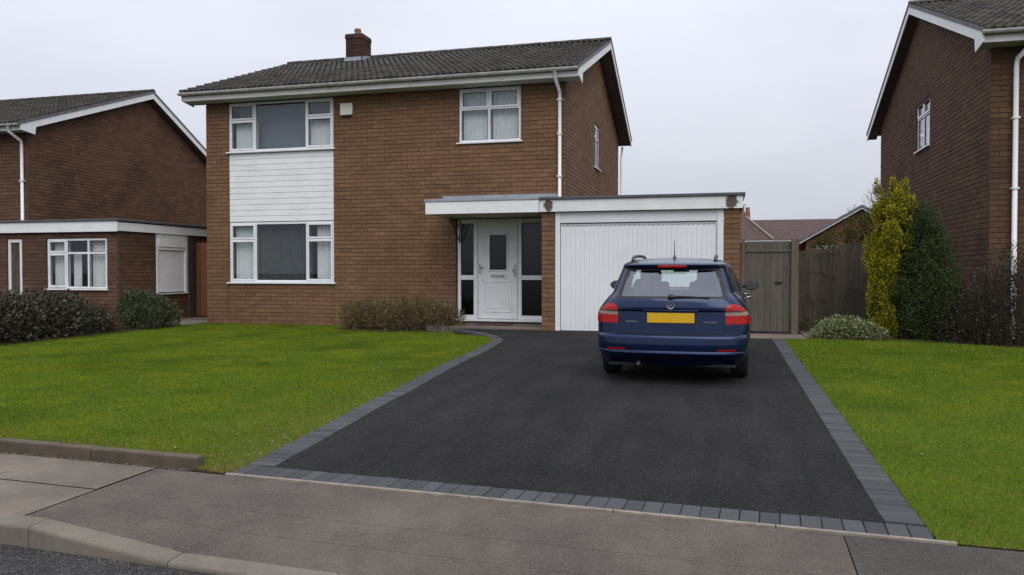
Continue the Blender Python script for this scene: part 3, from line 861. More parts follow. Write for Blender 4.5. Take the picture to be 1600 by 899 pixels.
def make_roof(root, X0, X1, Ye, ze, Yr, zr, Yb, zb, mat, verge_sides, wallY, wallX, soff_z, parts=300, gut=True):
    """two-slope roof: deck > tiles, ridge tiles; bargeboards, verge, soffits, gutter"""
    sl = math.atan2(zr - ze, Yr - Ye); Ls = math.hypot(zr - ze, Yr - Ye)
    t = 0.03
    deck = MB()
    deck.prism([(Ye + 0.02, ze - 0.035), (Yr, zr - 0.03), (Yb, zb), (Yb, zb - 0.06), (Yr, zr - 0.10), (Ye + 0.02, ze - 0.10)], X0 + 0.03, X1 - 0.03, 'X')
    roof = deck.build('roof', mat, root)
    # rear slope covering
    r = MB(); r.add([(X0, Yr, zr + 0.012), (X1, Yr, zr + 0.012), (X1, Yb, zb + 0.03), (X0, Yb, zb + 0.03)], [(0, 1, 2, 3)]); r.build('rear_covering', mat, roof)
    V, F = tile_unit(mat)
    me = bpy.data.meshes.new('tile'); me.from_pydata(V.tolist(), [], F); me.materials.append(M[mat]); me.polygons.foreach_set('use_smooth', [True] * len(F)); me.update()
    ex = 0.335; rows = int((Ls - 0.03) / ex); cols = int((X1 - X0) / 0.30)
    sp = (X1 - X0) / cols
    items = []
    for j in range(rows + 1):
        s = -0.015 + j * ex
        if s + 0.30 > Ls: s = Ls - 0.34
        for i in range(cols):
            items.append((X0 + i * sp, Ye + s * math.cos(sl), ze + s * math.sin(sl) - 0.03 + random.uniform(-0.003, 0.003), random.uniform(-0.006, 0.006)))
    C = np.array([q[:3] for q in items]); v, px, py = in_view(C + np.array((0.15, 0.15, 0.05)))
    order = np.argsort(-v); pick = set(int(i) for i in order[:parts] if v[i] > 0)
    for i in pick: piece('tile', me, roof, items[i][:3], items[i][3], (sp / 0.30, 1, 1), sl)
    rest = [q for i, q in enumerate(items) if i not in pick]
    if rest:
        A = np.array([q[:3] for q in rest]); R = V.copy(); R[:, 0] *= sp / 0.30
        y = R[:, 1] * math.cos(sl) - R[:, 2] * math.sin(sl); z = R[:, 1] * math.sin(sl) + R[:, 2] * math.cos(sl)
        R = np.stack((R[:, 0], y, z), 1)
        VV = (A[:, None, :] + R[None]).reshape(-1, 3); Q = np.array(F)
        T = (np.arange(len(rest))[:, None, None] * len(V) + Q[None]).reshape(-1, 4)
        tag(big_mesh('tiling', VV, T, mat, roof, loops=4, smooth=False), kind='stuff')
    # ridge tiles
    x = X0
    while x < X1 - 0.05:
        xe = min(x + 0.45, X1)
        m = MB(); n = 7
        for xx, dr in ((x, 0.0), (xe - 0.004, 0.008)):
            for k in range(n):
                a = math.pi * (0.06 + 0.88 * k / (n - 1)); rr = 0.115 + dr
                m.v.append((xx, Yr - rr * math.cos(a), zr - 0.015 + rr * 0.85 * math.sin(a)))
        m.f = [(k, k + 1, n + k + 1, n + k) for k in range(n - 1)] + [tuple(range(n)), tuple(range(n, 2 * n))[::-1]]
        m.build('ridge_tile', mat, roof); x = xe
    # fascia, soffit, gutter along the front eave
    m = MB(); m.box(X0 + 0.03, X1 - 0.03, Ye + 0.05, Ye + 0.075, soff_z, ze - 0.03); m.build('fascia', 'eave', root)
    m = MB(); m.box(X0 + 0.03, X1 - 0.03, Ye + 0.076, wallY + 0.09, soff_z + 0.004, soff_z + 0.018); m.build('soffit', 'soffit', root)
    if gut:
        m = MB(); n = 9
        for xx in (X0 - 0.03, X1 - 0.02):
            for k in range(n):
                a = math.pi * k / (n - 1); m.v.append((xx, Ye + 0.0 - 0.062 * math.cos(a) - 0.012, ze - 0.035 - 0.062 * math.sin(a)))
            for k in range(n):
                a = math.pi * (1 - k / (n - 1)); m.v.append((xx, Ye + 0.0 - 0.055 * math.cos(a) - 0.012, ze - 0.035 - 0.052 * math.sin(a)))
        K = 2 * n
        m.f = [(k, (k + 1) % K, K + (k + 1) % K, K + k) for k in range(K)] + [tuple(range(K))[::-1], tuple(range(K, 2 * K))]
        gutter = m.build('gutter', 'gutter', root, smooth=False)
    # verges
    for sd in verge_sides:
        xo = X1 if sd > 0 else X0
        a, b = (xo - 0.028, xo - 0.004) if sd > 0 else (xo + 0.004, xo + 0.028)
        hb = 0.185
        def zt(y): return ze + (zr - ze) * (y - Ye) / (Yr - Ye)
        m = MB(); m.prism([(Ye + 0.03, zt(Ye + 0.03) - 0.04), (Yr, zr - 0.04), (Yr, zr - 0.04 - hb), (wallY + 0.06, zt(wallY + 0.06) - 0.05 - hb), (wallY + 0.03, soff_z - 0.05), (Ye + 0.03, soff_z + 0.01)], a, b, 'X')
        m.build('bargeboard', 'white', root)
        def zk(y): return zr + (zb - zr) * (y - Yr) / (Yb - Yr)
        m = MB(); m.prism([(Yr + 0.002, zr - 0.04), (Yb, zk(Yb) - 0.02), (Yb, zk(Yb) - 0.02 - hb), (Yr + 0.002, zr - 0.04 - hb)], a, b, 'X')
        m.build('bargeboard', 'white', root)
        # dark cloaked verge edge
        vx = (xo - 0.06, xo + 0.012) if sd > 0 else (xo - 0.012, xo + 0.06)
        s = 0.0
        while s < Ls - 0.02:
            y0_, y1_ = Ye - 0.02 + s * math.cos(sl), Ye - 0.02 + min(s + ex, Ls + 0.02) * math.cos(sl)
            m = MB(); m.prism([(y0_, zt(y0_) + 0.035), (y1_, zt(y1_) + 0.018), (y1_, zt(y1_) - 0.055), (y0_, zt(y0_) - 0.055)], vx[0], vx[1], 'X')
            m.build('verge_cap', 'verge', roof); s += ex
        m = MB(); m.prism([(Yr, zr + 0.03), (Yb + 0.02, zk(Yb + 0.02) + 0.04), (Yb + 0.02, zk(Yb + 0.02) - 0.03), (Yr, zr - 0.045)], vx[0], vx[1], 'X')
        m.build('rear_verge', 'verge', roof)
        # sloping soffits under the verges
        lo, hi = (wallX - 0.02, xo - 0.03) if sd > 0 else (xo + 0.03, wallX + 0.02)
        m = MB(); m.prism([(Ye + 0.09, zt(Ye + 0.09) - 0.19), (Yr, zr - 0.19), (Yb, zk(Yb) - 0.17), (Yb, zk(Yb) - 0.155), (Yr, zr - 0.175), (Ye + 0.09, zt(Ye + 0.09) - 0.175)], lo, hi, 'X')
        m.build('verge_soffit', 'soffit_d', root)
    return roof

def downpipe(root, pts, r=0.034, mat='white', clips=()):
    m = MB(); m.tube(pts, r, 10); dp = m.build('downpipe', mat, root, smooth=True)
    for c in clips:
        b = MB(); b.box(c[0] - r - 0.015, c[0] + r + 0.015, c[1] - r - 0.008, c[1] + r + 0.02, c[2], c[2] + 0.03); b.build('clip', mat, dp)
    return dp

# ================================================================== MAIN HOUSE
XL, XR, YF, YB = -12.05, -3.23, 16.5, 25.2
YE, ZE, YR, ZR = 16.05, 4.235, 20.9, 6.10
house = thing('detached_house', 'brown brick two-storey house with white garage door behind the parked blue car', 'house', (-7.6, 16.5, -1.2))
S, EW, NW = Fr('S', YF), Fr('E', XR), Fr('N', YB)
hw = (-11.43, -8.67)
holes_f = [(hw[0], hw[1], -0.30, 4.02), (-5.625, -4.215, 2.79, 4.02), (-5.69, -3.40, -1.14, 1.16)]
front = mortar_wall(house, 'front_wall', S, XL, XR, -1.35, 4.04, holes_f, 'mortar')
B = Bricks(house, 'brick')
B.run(front, S, XL, hw[0] - 0.005, -1.35, 4.03)
B.run(front, S, hw[0] + 0.004, hw[1] - 0.004, -1.35, -0.30, phase=1)
B.run(front, S, hw[1] + 0.005, XR, -1.35, 4.03, [holes_f[1], holes_f[2]])
wing = (20.40, 21.26, 2.70, 3.85)
slope = (ZR - ZE) / (YR - YE)
def lim_main(z):
    zz = z + 0.17 - ZE
    d = zz / slope
    return (YE + d if zz > 0 else 0, 2 * YR - YE - d if zz > 0 else 99)
def gable_top(y0, y1, zbase, Ye, ze, Yr, zr, Yb, zb, drop=0.17):
    s1, s2 = (zr - ze) / (Yr - Ye), (zb - zr) / (Yb - Yr)
    return [(y0, zbase), (y1, zbase), (y1, zr + s2 * (y1 - Yr) - drop), (Yr, zr - drop), (y0, ze + s1 * (y0 - Ye) - drop)]
gable = mortar_wall(house, 'gable_wall', EW, YF + 0.1, YB, -1.35, 3.86, [wing], 'mortar', gable_top(YF + 0.1, YB, 3.86, YE, ZE, YR, ZR, 2 * YR - YE, ZE))
B.run(gable, EW, YF + 0.1025, YB, 1.17, 6.0, [wing], lim_main)
g2 = MB(); g2.box(XL + 0.01, XL + 0.1, YF + 0.1, YB, -1.35, 3.9)
g2.prism([(YF + 0.1, 3.9), (YB, 3.9), (YB, 4.1), (YR, 5.9), (YF + 0.1, 4.2)], XL + 0.01, XL + 0.1, 'X')
g2.box(XL + 0.1, XR - 0.1, YB - 0.1, YB, -1.35, 4.0)
g2.build('rear_wall', 'mortar', house)
m = MB(); m.box(XL + 0.12, XR - 0.12, 19.6, 19.7, -1.3, 3.9); m.box(XL + 0.12, XR - 0.12, YF + 0.12, 19.6, 1.28, 1.42); m.build('room_wall', 'room', house)
# garage bricks: piers
GY = 15.2
GF = Fr('S', GY)
gw = {}
for nm, bx in (('garage_pier', (-3.45, -3.20, GY + 0.013, GY + 0.4)), ('garage_pier', (0.03, 0.31, GY + 0.013, GY + 0.4)), ('porch_side_wall', (-3.447, -3.36, GY + 0.4, YF - 0.01)), ('garage_side_wall', (0.22, 0.307, GY + 0.4, 21.0)), ('garage_rear_wall', (-3.2, 0.22, 20.9, 21.0))):
    m = MB(); m.box(*bx, -1.30, 1.16); gw[bx[0]] = m.build(nm, 'mortar', house)
B.run(gw[-3.45], GF, -3.46, -3.19, -1.27, 1.165)
B.run(gw[0.03], GF, 0.02, 0.32, -1.27, 1.165, phase=1)
B.run(gw[-3.447], Fr('W', -3.46), GY + 0.1025, YF, -1.27, 1.165)
B.run(gw[0.22], Fr('E', 0.32), GY + 0.1025, 21.0, -1.27, 1.165)
# chimney
chim = MB(); cx0, cx1, cy0, cy1 = -10.27, -9.77, 20.3, 20.9
chim.box(cx0 + 0.009, cx1 - 0.009, cy0 + 0.009, cy1, 5.5, 6.60)
chimney = chim.build('chimney', 'mortar_d', house)
Bc = Bricks(house, 'brick_c')
zc = 5.86
for k in range(8):
    grow = 0.018 if k >= 7 else 0.0
    for (fr, a, b) in ((Fr('S', cy0 - grow), cx0 - grow, cx1 + grow), (Fr('E', cx1 + grow), cy0 + 0.105, cy1)):
        u = a; ph = (BLEN * 0.9 if k % 2 else BLEN * 0.45)
        cuts = [a] + [c for c in np.arange(a + ph, b - 0.08, BLEN * 0.9)] + [b]
        for p, q in zip(cuts[:-1], cuts[1:]):
            Bc.rows.append((fr((p + q) / 2, 0.0, zc + 0.0475 + k * 0.095), q - p - 0.01, {'S': 0, 'E': math.pi / 2}[fr.k], chimney))
unit_c = brick_unit('brick_c')
for c, ln, rz, w in Bc.rows: piece('brick', unit_c, w, c, rz, (ln, 1, 0.084))
m = MB(); m.box(cx0 - 0.01, cx1 + 0.01, cy0 - 0.01, cy1, zc + 0.762, zc + 0.80); m.build('chimney_cap', 'concrete', chimney, bevel=0.01)
m = MB(); m.lathe([(0.10, 0), (0.088, 0.04), (0.085, 0.10), (0.098, 0.125), (0.10, 0.16), (0.085, 0.185), (0.03, 0.20)], (-10.0, 20.52, zc + 0.80), 16); m.build('chimney_pot', 'terracotta', chimney, smooth=True)
m = MB(); m.box(cx0 - 0.025, cx1 + 0.025, cy0 - 0.03, cy0 + 0.02, 5.80, 6.0)
m.prism([(cy0 - 0.03, 5.80), (cy1, 6.03), (cy1, 6.16), (cy0 - 0.03, 6.0)], cx1 - 0.01, cx1 + 0.028, 'X')
m.add([(cx0 - 0.03, cy0 - 0.03, 5.90), (cx1 + 0.06, cy0 - 0.03, 5.90), (cx1 + 0.06, cy0 - 0.2, 5.845), (cx0 - 0.03, cy0 - 0.2, 5.845)], [(0, 3, 2, 1)])
m.build('flashing', 'lead', chimney)
roof = make_roof(house, -12.42, -2.87, YE, ZE, YR, ZR, 2 * YR - YE, ZE, 'tile', (1, -1), YF, XR, 4.02)
# upper, lower window with white boarding between
win_u = window(house, S, hw[0], hw[1], 2.84, 4.0, [(0.255, [(0.36, True), (0.64, True)]), (0.49, [(1.0, False)]), (0.255, [(0.36, True), (0.64, True)])],
               curt=[(0.03, 0.25, 0.02, 0.62), (0.75, 0.97, 0.02, 0.62)])
blind_panel(S, hw[0] + 0.1, hw[1] - 0.1, 2.86, 3.98, 0.30, 'roller', win_u, 'roller_blind')
win_l = window(house, S, hw[0], hw[1], -0.262, 1.16, [(0.255, [(0.29, True), (0.71, True)]), (0.49, [(1.0, False)]), (0.255, [(0.29, True), (0.71, True)])],
               curt=[(0.02, 0.22, 0.0, 0.98), (0.81, 0.98, 0.0, 0.98)])
for i in range(26):
    u = hw[0] + 0.66 + i * 0.056
    m = MB(); c, s_ = math.cos(1.0), math.sin(1.0); w2 = 0.019 + 0.004 * random.random()
    v = [S(u - w2 * c, 0.24 - w2 * s_, -0.22), S(u + w2 * c, 0.24 + w2 * s_, -0.22), S(u + w2 * c, 0.24 + w2 * s_, 1.12), S(u - w2 * c, 0.24 - w2 * s_, 1.12)]
    m.add(v, [(0, 1, 2, 3)]); m.build('blind_slat', 'blind', win_l)
win_s = window(house, S, -5.62, -4.22, 2.825, 4.0, [(0.49, [(0.38, True), (0.62, False)]), (0.51, [(0.38, True), (0.62, False)])],
               curt=[(0.04, 0.49, 0.02, 0.98), (0.51, 0.96, 0.02, 0.98)])
window(house, EW, wing[0] + 0.01, wing[1] - 0.01, wing[2] + 0.02, wing[3], [(0.5, [(0.3, True), (0.7, False)]), (0.5, [(0.3, False), (0.7, False)])], curt=[(0.1, 0.9, 0.02, 0.98)])
m = MB(); m.box(hw[0], hw[1], YF + 0.05, YF + 0.09, 1.17, 2.80); clad = m.build('cladding', 'white', house)
z = 1.178
nb = 12; bh = (2.795 - 1.178) / nb
for i in range(nb):
    m = MB(); za = 1.178 + i * bh
    m.prism([(YF + 0.024, za), (YF + 0.021, za + 0.005), (YF + 0.026, za + bh - 0.006), (YF + 0.031, za + bh - 0.002), (YF + 0.031, za + bh), (YF + 0.049, za + bh), (YF + 0.049, za)], hw[0] + 0.006, hw[1] - 0.006, 'X')
    m.build('cladding_board', 'white', clad)
# burglar alarm
m = MB(); m.prism([(-8.46, 3.56), (-8.18, 3.56), (-8.16, 3.60), (-8.16, 3.83), (-8.46, 3.83)], YF - 0.075, YF + 0.004, 'Y'); al = m.build('alarm_box', 'alarm', house, bevel=0.012)
m = MB(); m.box(-8.40, -8.24, YF - 0.06, YF - 0.01, 3.53, 3.558); m.build('strobe', 'gasket', al)
# canopy, garage roof
m = MB(); m.box(-5.87, -3.50, 15.10, 15.125, 1.16, 1.405); m.build('canopy_fascia', 'white', house, bevel=0.004)
m = MB(); m.box(-5.86, -3.47, 15.126, YF - 0.004, 1.165, 1.18); m.box(-5.865, -5.845, 15.126, YF - 0.004, 1.181, 1.40); m.build('canopy_soffit', 'soffit', house)
m = MB(); m.box(-5.89, -3.49, 15.085, YF - 0.004, 1.408, 1.462); m.build('canopy_roof', 'lead', house, bevel=0.006)
m = MB(); m.box(-6.0, -3.40, YF - 0.02, YF - 0.006, 1.47, 1.66); m.box(-6.0, -3.4, YF - 0.10, YF - 0.021, 1.47, 1.49); m.build('lead_upstand', 'lead', house)
m = MB(); m.box(-3.497, 0.36, 15.135, 15.16, 1.165, 1.40); m.build('garage_fascia', 'fascia', house, bevel=0.004)
m = MB(); m.box(-3.487, 0.40, 15.10, 21.1, 1.403, 1.455); m.build('garage_roof', 'felt', house, bevel=0.006)
m = MB(); m.box(0.34, 0.358, 15.161, 21.0, 1.165, 1.40); m.build('side_fascia', 'white', house)
# garage door
m = MB(GF); m.box(-3.188, -3.09, 0.012, 0.10, -1.20, 1.16); m.box(-0.10, 0.018, 0.012, 0.10, -1.20, 1.16); m.box(-3.09, -0.10, 0.03, 0.10, 0.945, 1.16)
gframe = m.build('garage_frame', 'gdoor', house, bevel=0.006)
m = MB(GF); m.box(-3.09, -0.10, 0.02, 0.035, 0.93, 0.9447); m.build('drip_bar', 'gasket', gframe)
m = MB(); n = 32; pts = []
u0, u1 = -3.075, -0.112; pw = (u1 - u0) / n
for i in range(n):
    a = u0 + i * pw
    pts += [(a, 0.055), (a + 0.012, 0.045), (a + pw - 0.022, 0.045), (a + pw - 0.010, 0.055)]
pts.append((u1, 0.055))
for (u, d) in pts:
    m.v.append(GF(u, d, -1.165)); m.v.append(GF(u, d, 0.905))
m.f = [(2 * i, 2 * i + 2, 2 * i + 3, 2 * i + 1) for i in range(len(pts) - 1)]
gd = m.build('garage_door', 'gdoor', house)
m = MB(GF); m.box(-3.078, -0.11, 0.036, 0.075, 0.902, 0.932); m.box(-3.078, -3.06, 0.036, 0.07, -1.165, 0.902); m.box(-0.125, -0.11, 0.036, 0.07, -1.165, 0.902); m.build('door_edge', 'gdoor', gd)
for i in range(n):
    m = MB(GF); m.lathe([(0.010, -0.004), (0.010, 0.004)], (u0 + (i + 0.48) * pw, GY + 0.043, 0.885), 8, 'Y'); m.build('rivet_hole', 'gasket', gd)
m = MB(GF); m.box(-1.65, -1.55, 0.005, 0.044, -0.30, -0.22); m.build('handle', 'iron', gd, bevel=0.006)
m = MB(GF); m.box(-3.08, -0.11, 0.10, 0.11, -1.2, 1.15); m.build('door_backing', 'dark', gd)
# entrance: side lights and door
D0 = -1.05
m = MB(S)
for (a, b) in ((-5.665, -5.59), (-5.295, -5.20), (-4.29, -4.205), (-3.47, -3.40)): m.box(a, b, 0.03, 0.10, D0, 1.145)
m.box(-5.59, -5.295, 0.031, 0.099, 1.05, 1.145); m.box(-5.20, -4.29, 0.031, 0.099, 1.10, 1.145); m.box(-4.205, -3.47, 0.031, 0.099, 1.05, 1.145)
m.box(-5.59, -5.295, 0.031, 0.099, D0, -0.965); m.box(-4.205, -3.47, 0.031, 0.099, D0, -0.965)
m.box(-5.59, -5.295, 0.031, 0.099, -0.19, -0.09); m.box(-4.205, -3.47, 0.031, 0.099, -0.19, -0.09)
ent = m.build('entrance_frame', 'upvc', house, bevel=0.006)
gk = MB(S)
for (a, b, c, d) in ((-5.59, -5.295, -0.09, 1.05), (-5.59, -5.295, -0.965, -0.19), (-4.205, -3.47, -0.09, 1.05), (-4.205, -3.47, -0.965, -0.19)):
    p = MB(S); p.box(a - 0.003, b + 0.003, 0.062, 0.068, c - 0.003, d + 0.003); p.build('pane', 'glass_dark', ent)
    g = 0.012
    for bx in ((a, a + g, c, d), (b - g, b, c, d), (a + g, b - g, c, c + g), (a + g, b - g, d - g, d)): gk.box(bx[0], bx[1], 0.05, 0.06, bx[2], bx[3])
gk.build('gasket', 'gasket', ent)
m = MB(S); m.box(-5.74, -3.42, -0.05, 0.10, D0 - 0.05, D0 - 0.002); m.build('threshold', 'upvc', ent, bevel=0.008)
m = MB(S); m.box(-5.69, -3.40, 0.01, 0.10, -1.2, D0 - 0.052); m.build('plinth', 'concrete', ent)
def quad_ring(m, a, b, c, d, w, d0, d1):
    m.box(a, a + w, d0, d1, c, d); m.box(b - w, b, d0, d1, c, d); m.box(a + w, b - w, d0, d1, c, c + w); m.box(a + w, b - w, d0, d1, d - w, d)
m = MB(S)
da, db, dc, dd = -5.19, -4.30, D0 + 0.01, 1.095
ga, gb, gc_, gd_ = -4.925, -4.545, 0.03, 0.79
m.box(da, ga, 0.035, 0.08, dc, dd); m.box(gb, db, 0.035, 0.08, dc, dd); m.box(ga, gb, 0.035, 0.08, dc, gc_); m.box(ga, gb, 0.035, 0.08, gd_, dd)
door = m.build('front_door', 'upvc', house, bevel=0.003)
m = MB(S); quad_ring(m, ga - 0.035, gb + 0.035, gc_ - 0.035, gd_ + 0.035, 0.035, 0.022, 0.0348); m.build('glazing_bead', 'upvc', door, bevel=0.008)
m = MB(S); m.box(ga, gb, 0.055, 0.061, gc_, gd_); m.build('pane', 'glass_dark', door)
m = MB(S); quad_ring(m, -5.06, -4.43, -0.90, -0.22, 0.03, 0.024, 0.0347); m.build('panel_moulding', 'upvc', door, bevel=0.01)
m = MB(S); m.box(-4.985, -4.505, 0.028, 0.0346, -0.82, -0.30); m.build('raised_panel', 'upvc', door, bevel=0.006)
m = MB(S); m.box(-4.90, -4.57, 0.018, 0.0345, -0.135, -0.055); lp = m.build('letter_plate', 'upvc', door, bevel=0.006)
m = MB(S); m.box(-4.88, -4.59, 0.012, 0.0178, -0.125, -0.075); m.build('flap', 'steel', lp, bevel=0.004)
m = MB(S); m.box(-5.165, -5.13, 0.022, 0.0345, -0.06, 0.16); hd = m.build('door_handle', 'steel', door, bevel=0.005)
m = MB(); m.tube([S(-5.148, 0.022, 0.08), S(-5.148, -0.03, 0.08), S(-5.04, -0.03, 0.08)], 0.010, 8); m.build('lever', 'steel', hd, smooth=True)
m = MB(); m.tube([S(-4.34, 0.03, -0.10), S(-4.34, -0.02, -0.10), S(-4.34, -0.02, 0.14), S(-4.34, 0.03, 0.14)], 0.010, 8); m.build('grab_rail', 'steel', door, smooth=True)
m = MB(S); m.box(-4.41, -4.38, 0.02, 0.0345, -0.02, 0.06); m.build('lock', 'steel', door)
m = MB(); m.box(-5.7, -3.4, 17.8, 17.9, -1.2, 1.2); m.build('hall_wall', 'room', house)
# wrought iron bracket under the canopy
m = MB(); bx = -5.60
m.tube([(bx, YF - 0.012, 1.15), (bx, YF - 0.012, 0.62)], 0.014, 6)
m.tube([(bx, YF - 0.02, 0.66), (bx, YF - 0.16, 0.74), (bx, YF - 0.33, 0.90), (bx, YF - 0.52, 1.06), (bx, YF - 0.60, 1.15)], 0.014, 6)
sc = [(bx, YF - 0.16 - 0.075 * (1 - t) * math.cos(9 * t), 0.98 + 0.075 * (1 - t) * math.sin(9 * t)) for t in np.linspace(0, 0.9, 22)]
m.tube(sc, 0.008, 6); m.build('canopy_bracket', 'iron', house)
# rainwater pipes
downpipe(house, [(-3.37, 16.03, 4.14), (-3.37, 16.03, 4.02), (-3.35, 16.43, 3.80), (-3.35, 16.445, 3.7), (-3.35, 16.445, 1.46)], 0.036, 'white', [(-3.35, 16.445, 2.9), (-3.35, 16.445, 2.0), (-3.35, 16.445, 3.62)])
downpipe(house, [(-3.15, YB + 0.4, 4.0), (-3.15, YB + 0.33, 3.85), (-3.13, YB - 0.02, 3.6), (-3.13, YB + 0.02, -1.2)], 0.034, 'white')
def mask_main(C, px, py):
    hid = ((C[:, 0] > -3.3) & (C[:, 1] > 15.35) & (C[:, 2] < 1.5)) | ((C[:, 0] > 0.3) & (C[:, 1] > 15.3)) | ((C[:, 0] < -3.4) & (C[:, 1] > 15.3) & (C[:, 1] < 16.45)) | ((px > 520) & (px < 697) & (py > 478)) | ((C[:, 0] > -3.46) & (C[:, 1] > 16.4) & (C[:, 1] < 16.6) & (C[:, 2] < 1.5)) | (py > 500) & (C[:, 1] > 16)
    return ~hid
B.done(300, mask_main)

# ================================================================== NEIGHBOUR TO THE LEFT
lh = thing('neighbour_house', 'dark red-brick neighbour with flat-roofed front extension behind the hedge', 'house', (-18.0, 17.07, -1.25))
LX, LY = -18.0, 17.07
lYe, lze, lYr, lzr, lYb, lzb = 16.62, 3.90, 21.65, 5.78, 25.5, 3.62
LS, LE = Fr('S', LY), Fr('E', LX)
ext_x, ext_y = -13.72, 15.48
XS, XE = Fr('S', ext_y), Fr('E', ext_x)
lw = mortar_wall(lh, 'front_wall', LS, -24, LX, -1.3, 3.72, [], 'mortar_d')
def lim_slope(Ye, ze, Yr, zr, Yb, zb, drop=0.2):
    s1, s2 = (zr - ze) / (Yr - Ye), (zr - zb) / (Yb - Yr)
    def f(z):
        q = z + drop
        return (Ye + (q - ze) / s1 if q > ze else -99, Yr + (zr - q) / s2 if q > zb else 99)
    return f
lg = mortar_wall(lh, 'gable_wall', LE, LY + 0.1, 25.2, -1.3, 3.5, [], 'mortar_d', gable_top(LY + 0.1, 25.2, 3.5, lYe, lze, lYr, lzr, lYb, lzb, 0.2))
holes_x = [(-15.80, -14.03, -0.46, 0.79), (-16.98, -16.52, -1.2, 0.79)]
xw = mortar_wall(lh, 'extension_front_wall', XS, -18.6, ext_x, -1.35, 0.94, holes_x, 'mortar_d')
hole_s = (16.77, 17.95, -0.56, 0.94)
xs_ = mortar_wall(lh, 'extension_side_wall', XE, ext_y + 0.1, 19.4, -1.35, 0.94, [hole_s], 'mortar_d')
BL = Bricks(lh, 'brick_l')
BL.run(lw, LS, -23.9, LX, 1.12, 3.72)
BL.run(lg, LE, LY + 0.1025, 25.2, 1.12, 5.7, [], lim_slope(lYe, lze, lYr, lzr, lYb, lzb))
BL.run(xw, XS, -18.55, ext_x, -1.35, 0.93, holes_x)
BL.run(xs_, XE, ext_y + 0.1025, 19.35, -1.35, 0.93, [hole_s], phase=1)
make_roof(lh, -27.0, -17.75, lYe, lze, lYr, lzr, lYb, lzb, 'tile_l', (1,), LY, LX, 3.70)
m = MB(); m.box(-18.6, -13.66, 15.39, 15.415, 0.93, 1.175); m.build('extension_fascia', 'white', lh, bevel=0.004)
m = MB(); m.box(-13.685, -13.66, 15.416, 19.4, 0.95, 1.15); m.build('extension_side_fascia', 'white', lh)
m = MB(); m.box(-18.6, -13.63, 15.36, 19.6, 1.178, 1.232); m.build('extension_roof', 'felt', lh, bevel=0.006)
m = MB(); m.box(-18.6, -13.75, 15.42, 19.4, 0.945, 0.955); m.build('extension_ceiling', 'soffit', lh)
m = MB(); m.box(-18.6, -13.85, 17.2, 17.3, -1.3, 0.94); m.build('room_wall', 'room', lh)
window(lh, XS, -15.78, -14.05, -0.42, 0.78, [(0.33, [(0.29, True), (0.71, True)]), (0.36, [(0.29, False), (0.71, False)]), (0.31, [(0.29, False), (0.71, False)])],
       curt=[(0.04, 0.31, 0.0, 0.98), (0.36, 0.50, 0.0, 0.7), (0.68, 0.96, 0.0, 0.98)])
m = MB(XS)
m.box(-16.97, -16.90, 0.03, 0.10, -1.2, 0.78); m.box(-16.62, -16.53, 0.03, 0.10, -1.2, 0.78); m.box(-16.90, -16.62, 0.031, 0.099, 0.70, 0.78)
sd = m.build('side_light', 'upvc', lh, bevel=0.006)
m = MB(XS); m.box(-16.90, -16.62, 0.06, 0.066, -1.2, 0.70); m.build('door_panel', 'fencewood', sd)
# white boarded opening on the extension's flank
m = MB(XE); m.box(16.80, 17.92, 0.02, 0.05, -0.53, 0.93); wb = m.build('white_panel', 'upvc', lh)
m = MB(XE); m.box(16.77, 16.84, -0.02, 0.0195, -0.56, 1.06); m.box(17.86, 17.95, -0.02, 0.0195, -0.56, 0.98); m.box(16.84, 17.86, -0.018, 0.0194, 0.54, 0.60); m.build('panel_frame', 'upvc', wb, bevel=0.006)
m = MB(XE); m.box(16.84, 17.86, -0.03, 0.0193, 0.61, 0.97); m.build('hood_board', 'white', wb, bevel=0.01)
m = MB(XE); m.box(16.74, 17.98, -0.04, 0.018, -0.585, -0.562); m.build('sill', 'white', wb)
m = MB(XE); m.box(17.96, 18.14, -0.05, -0.006, -1.3, 0.93); m.build('pilaster', 'fencewood', lh)
m = MB(); m.lathe([(0.10, 0), (0.10, 0.12), (0.14, 0.14), (0.12, 0.22), (0.02, 0.25)], (-24.75, 21.6, 5.85), 12); m.build('roof_vent', 'felt', lh)
m = MB(XE); m.box(18.9, 19.0, -0.08, -0.004, 1.24, 1.33); m.build('vent_cowl', 'white', lh)
downpipe(lh, [(-18.13, 16.60, 3.82), (-18.13, 16.60, 3.70), (-17.98 - 0.14, 17.0, 3.48), (-18.12, 17.015, 3.38), (-18.12, 17.015, 1.24)], 0.04, 'white', [(-18.12, 17.015, 2.4)])
def mask_left(C, px, py):
    return (px < 323) & ((C[:, 2] > 1.3) | (C[:, 1] < 15.6) | (C[:, 0] > -13.8)) & (py < 470)
BL.done(300, mask_left)

# gate of stained boards between the two houses
gt = thing('side_gate', 'tall brown stained board gate between the red-brick neighbour and the main house', 'gate', (-12.8, 18.2, -1.25))
x = -13.62; k = 0
while x < -12.1:
    m = MB(); m.box(x, x + 0.118, 18.2 + 0.004 * (k % 2), 18.222, -1.20, 0.76); m.build('board', 'redwood', gt, bevel=0.004); x += 0.124; k += 1
for z in (-0.9, 0.45):
    m = MB(); m.box(-13.6, -12.12, 18.223, 18.262, z, z + 0.1); m.build('rail', 'redwood', gt)
mb = MB(); mb.box(-13.66, -12.06, 15.6, 19.4, -1.32, -1.235); tag(mb.build('passage_path', 'slab'), kind='structure')

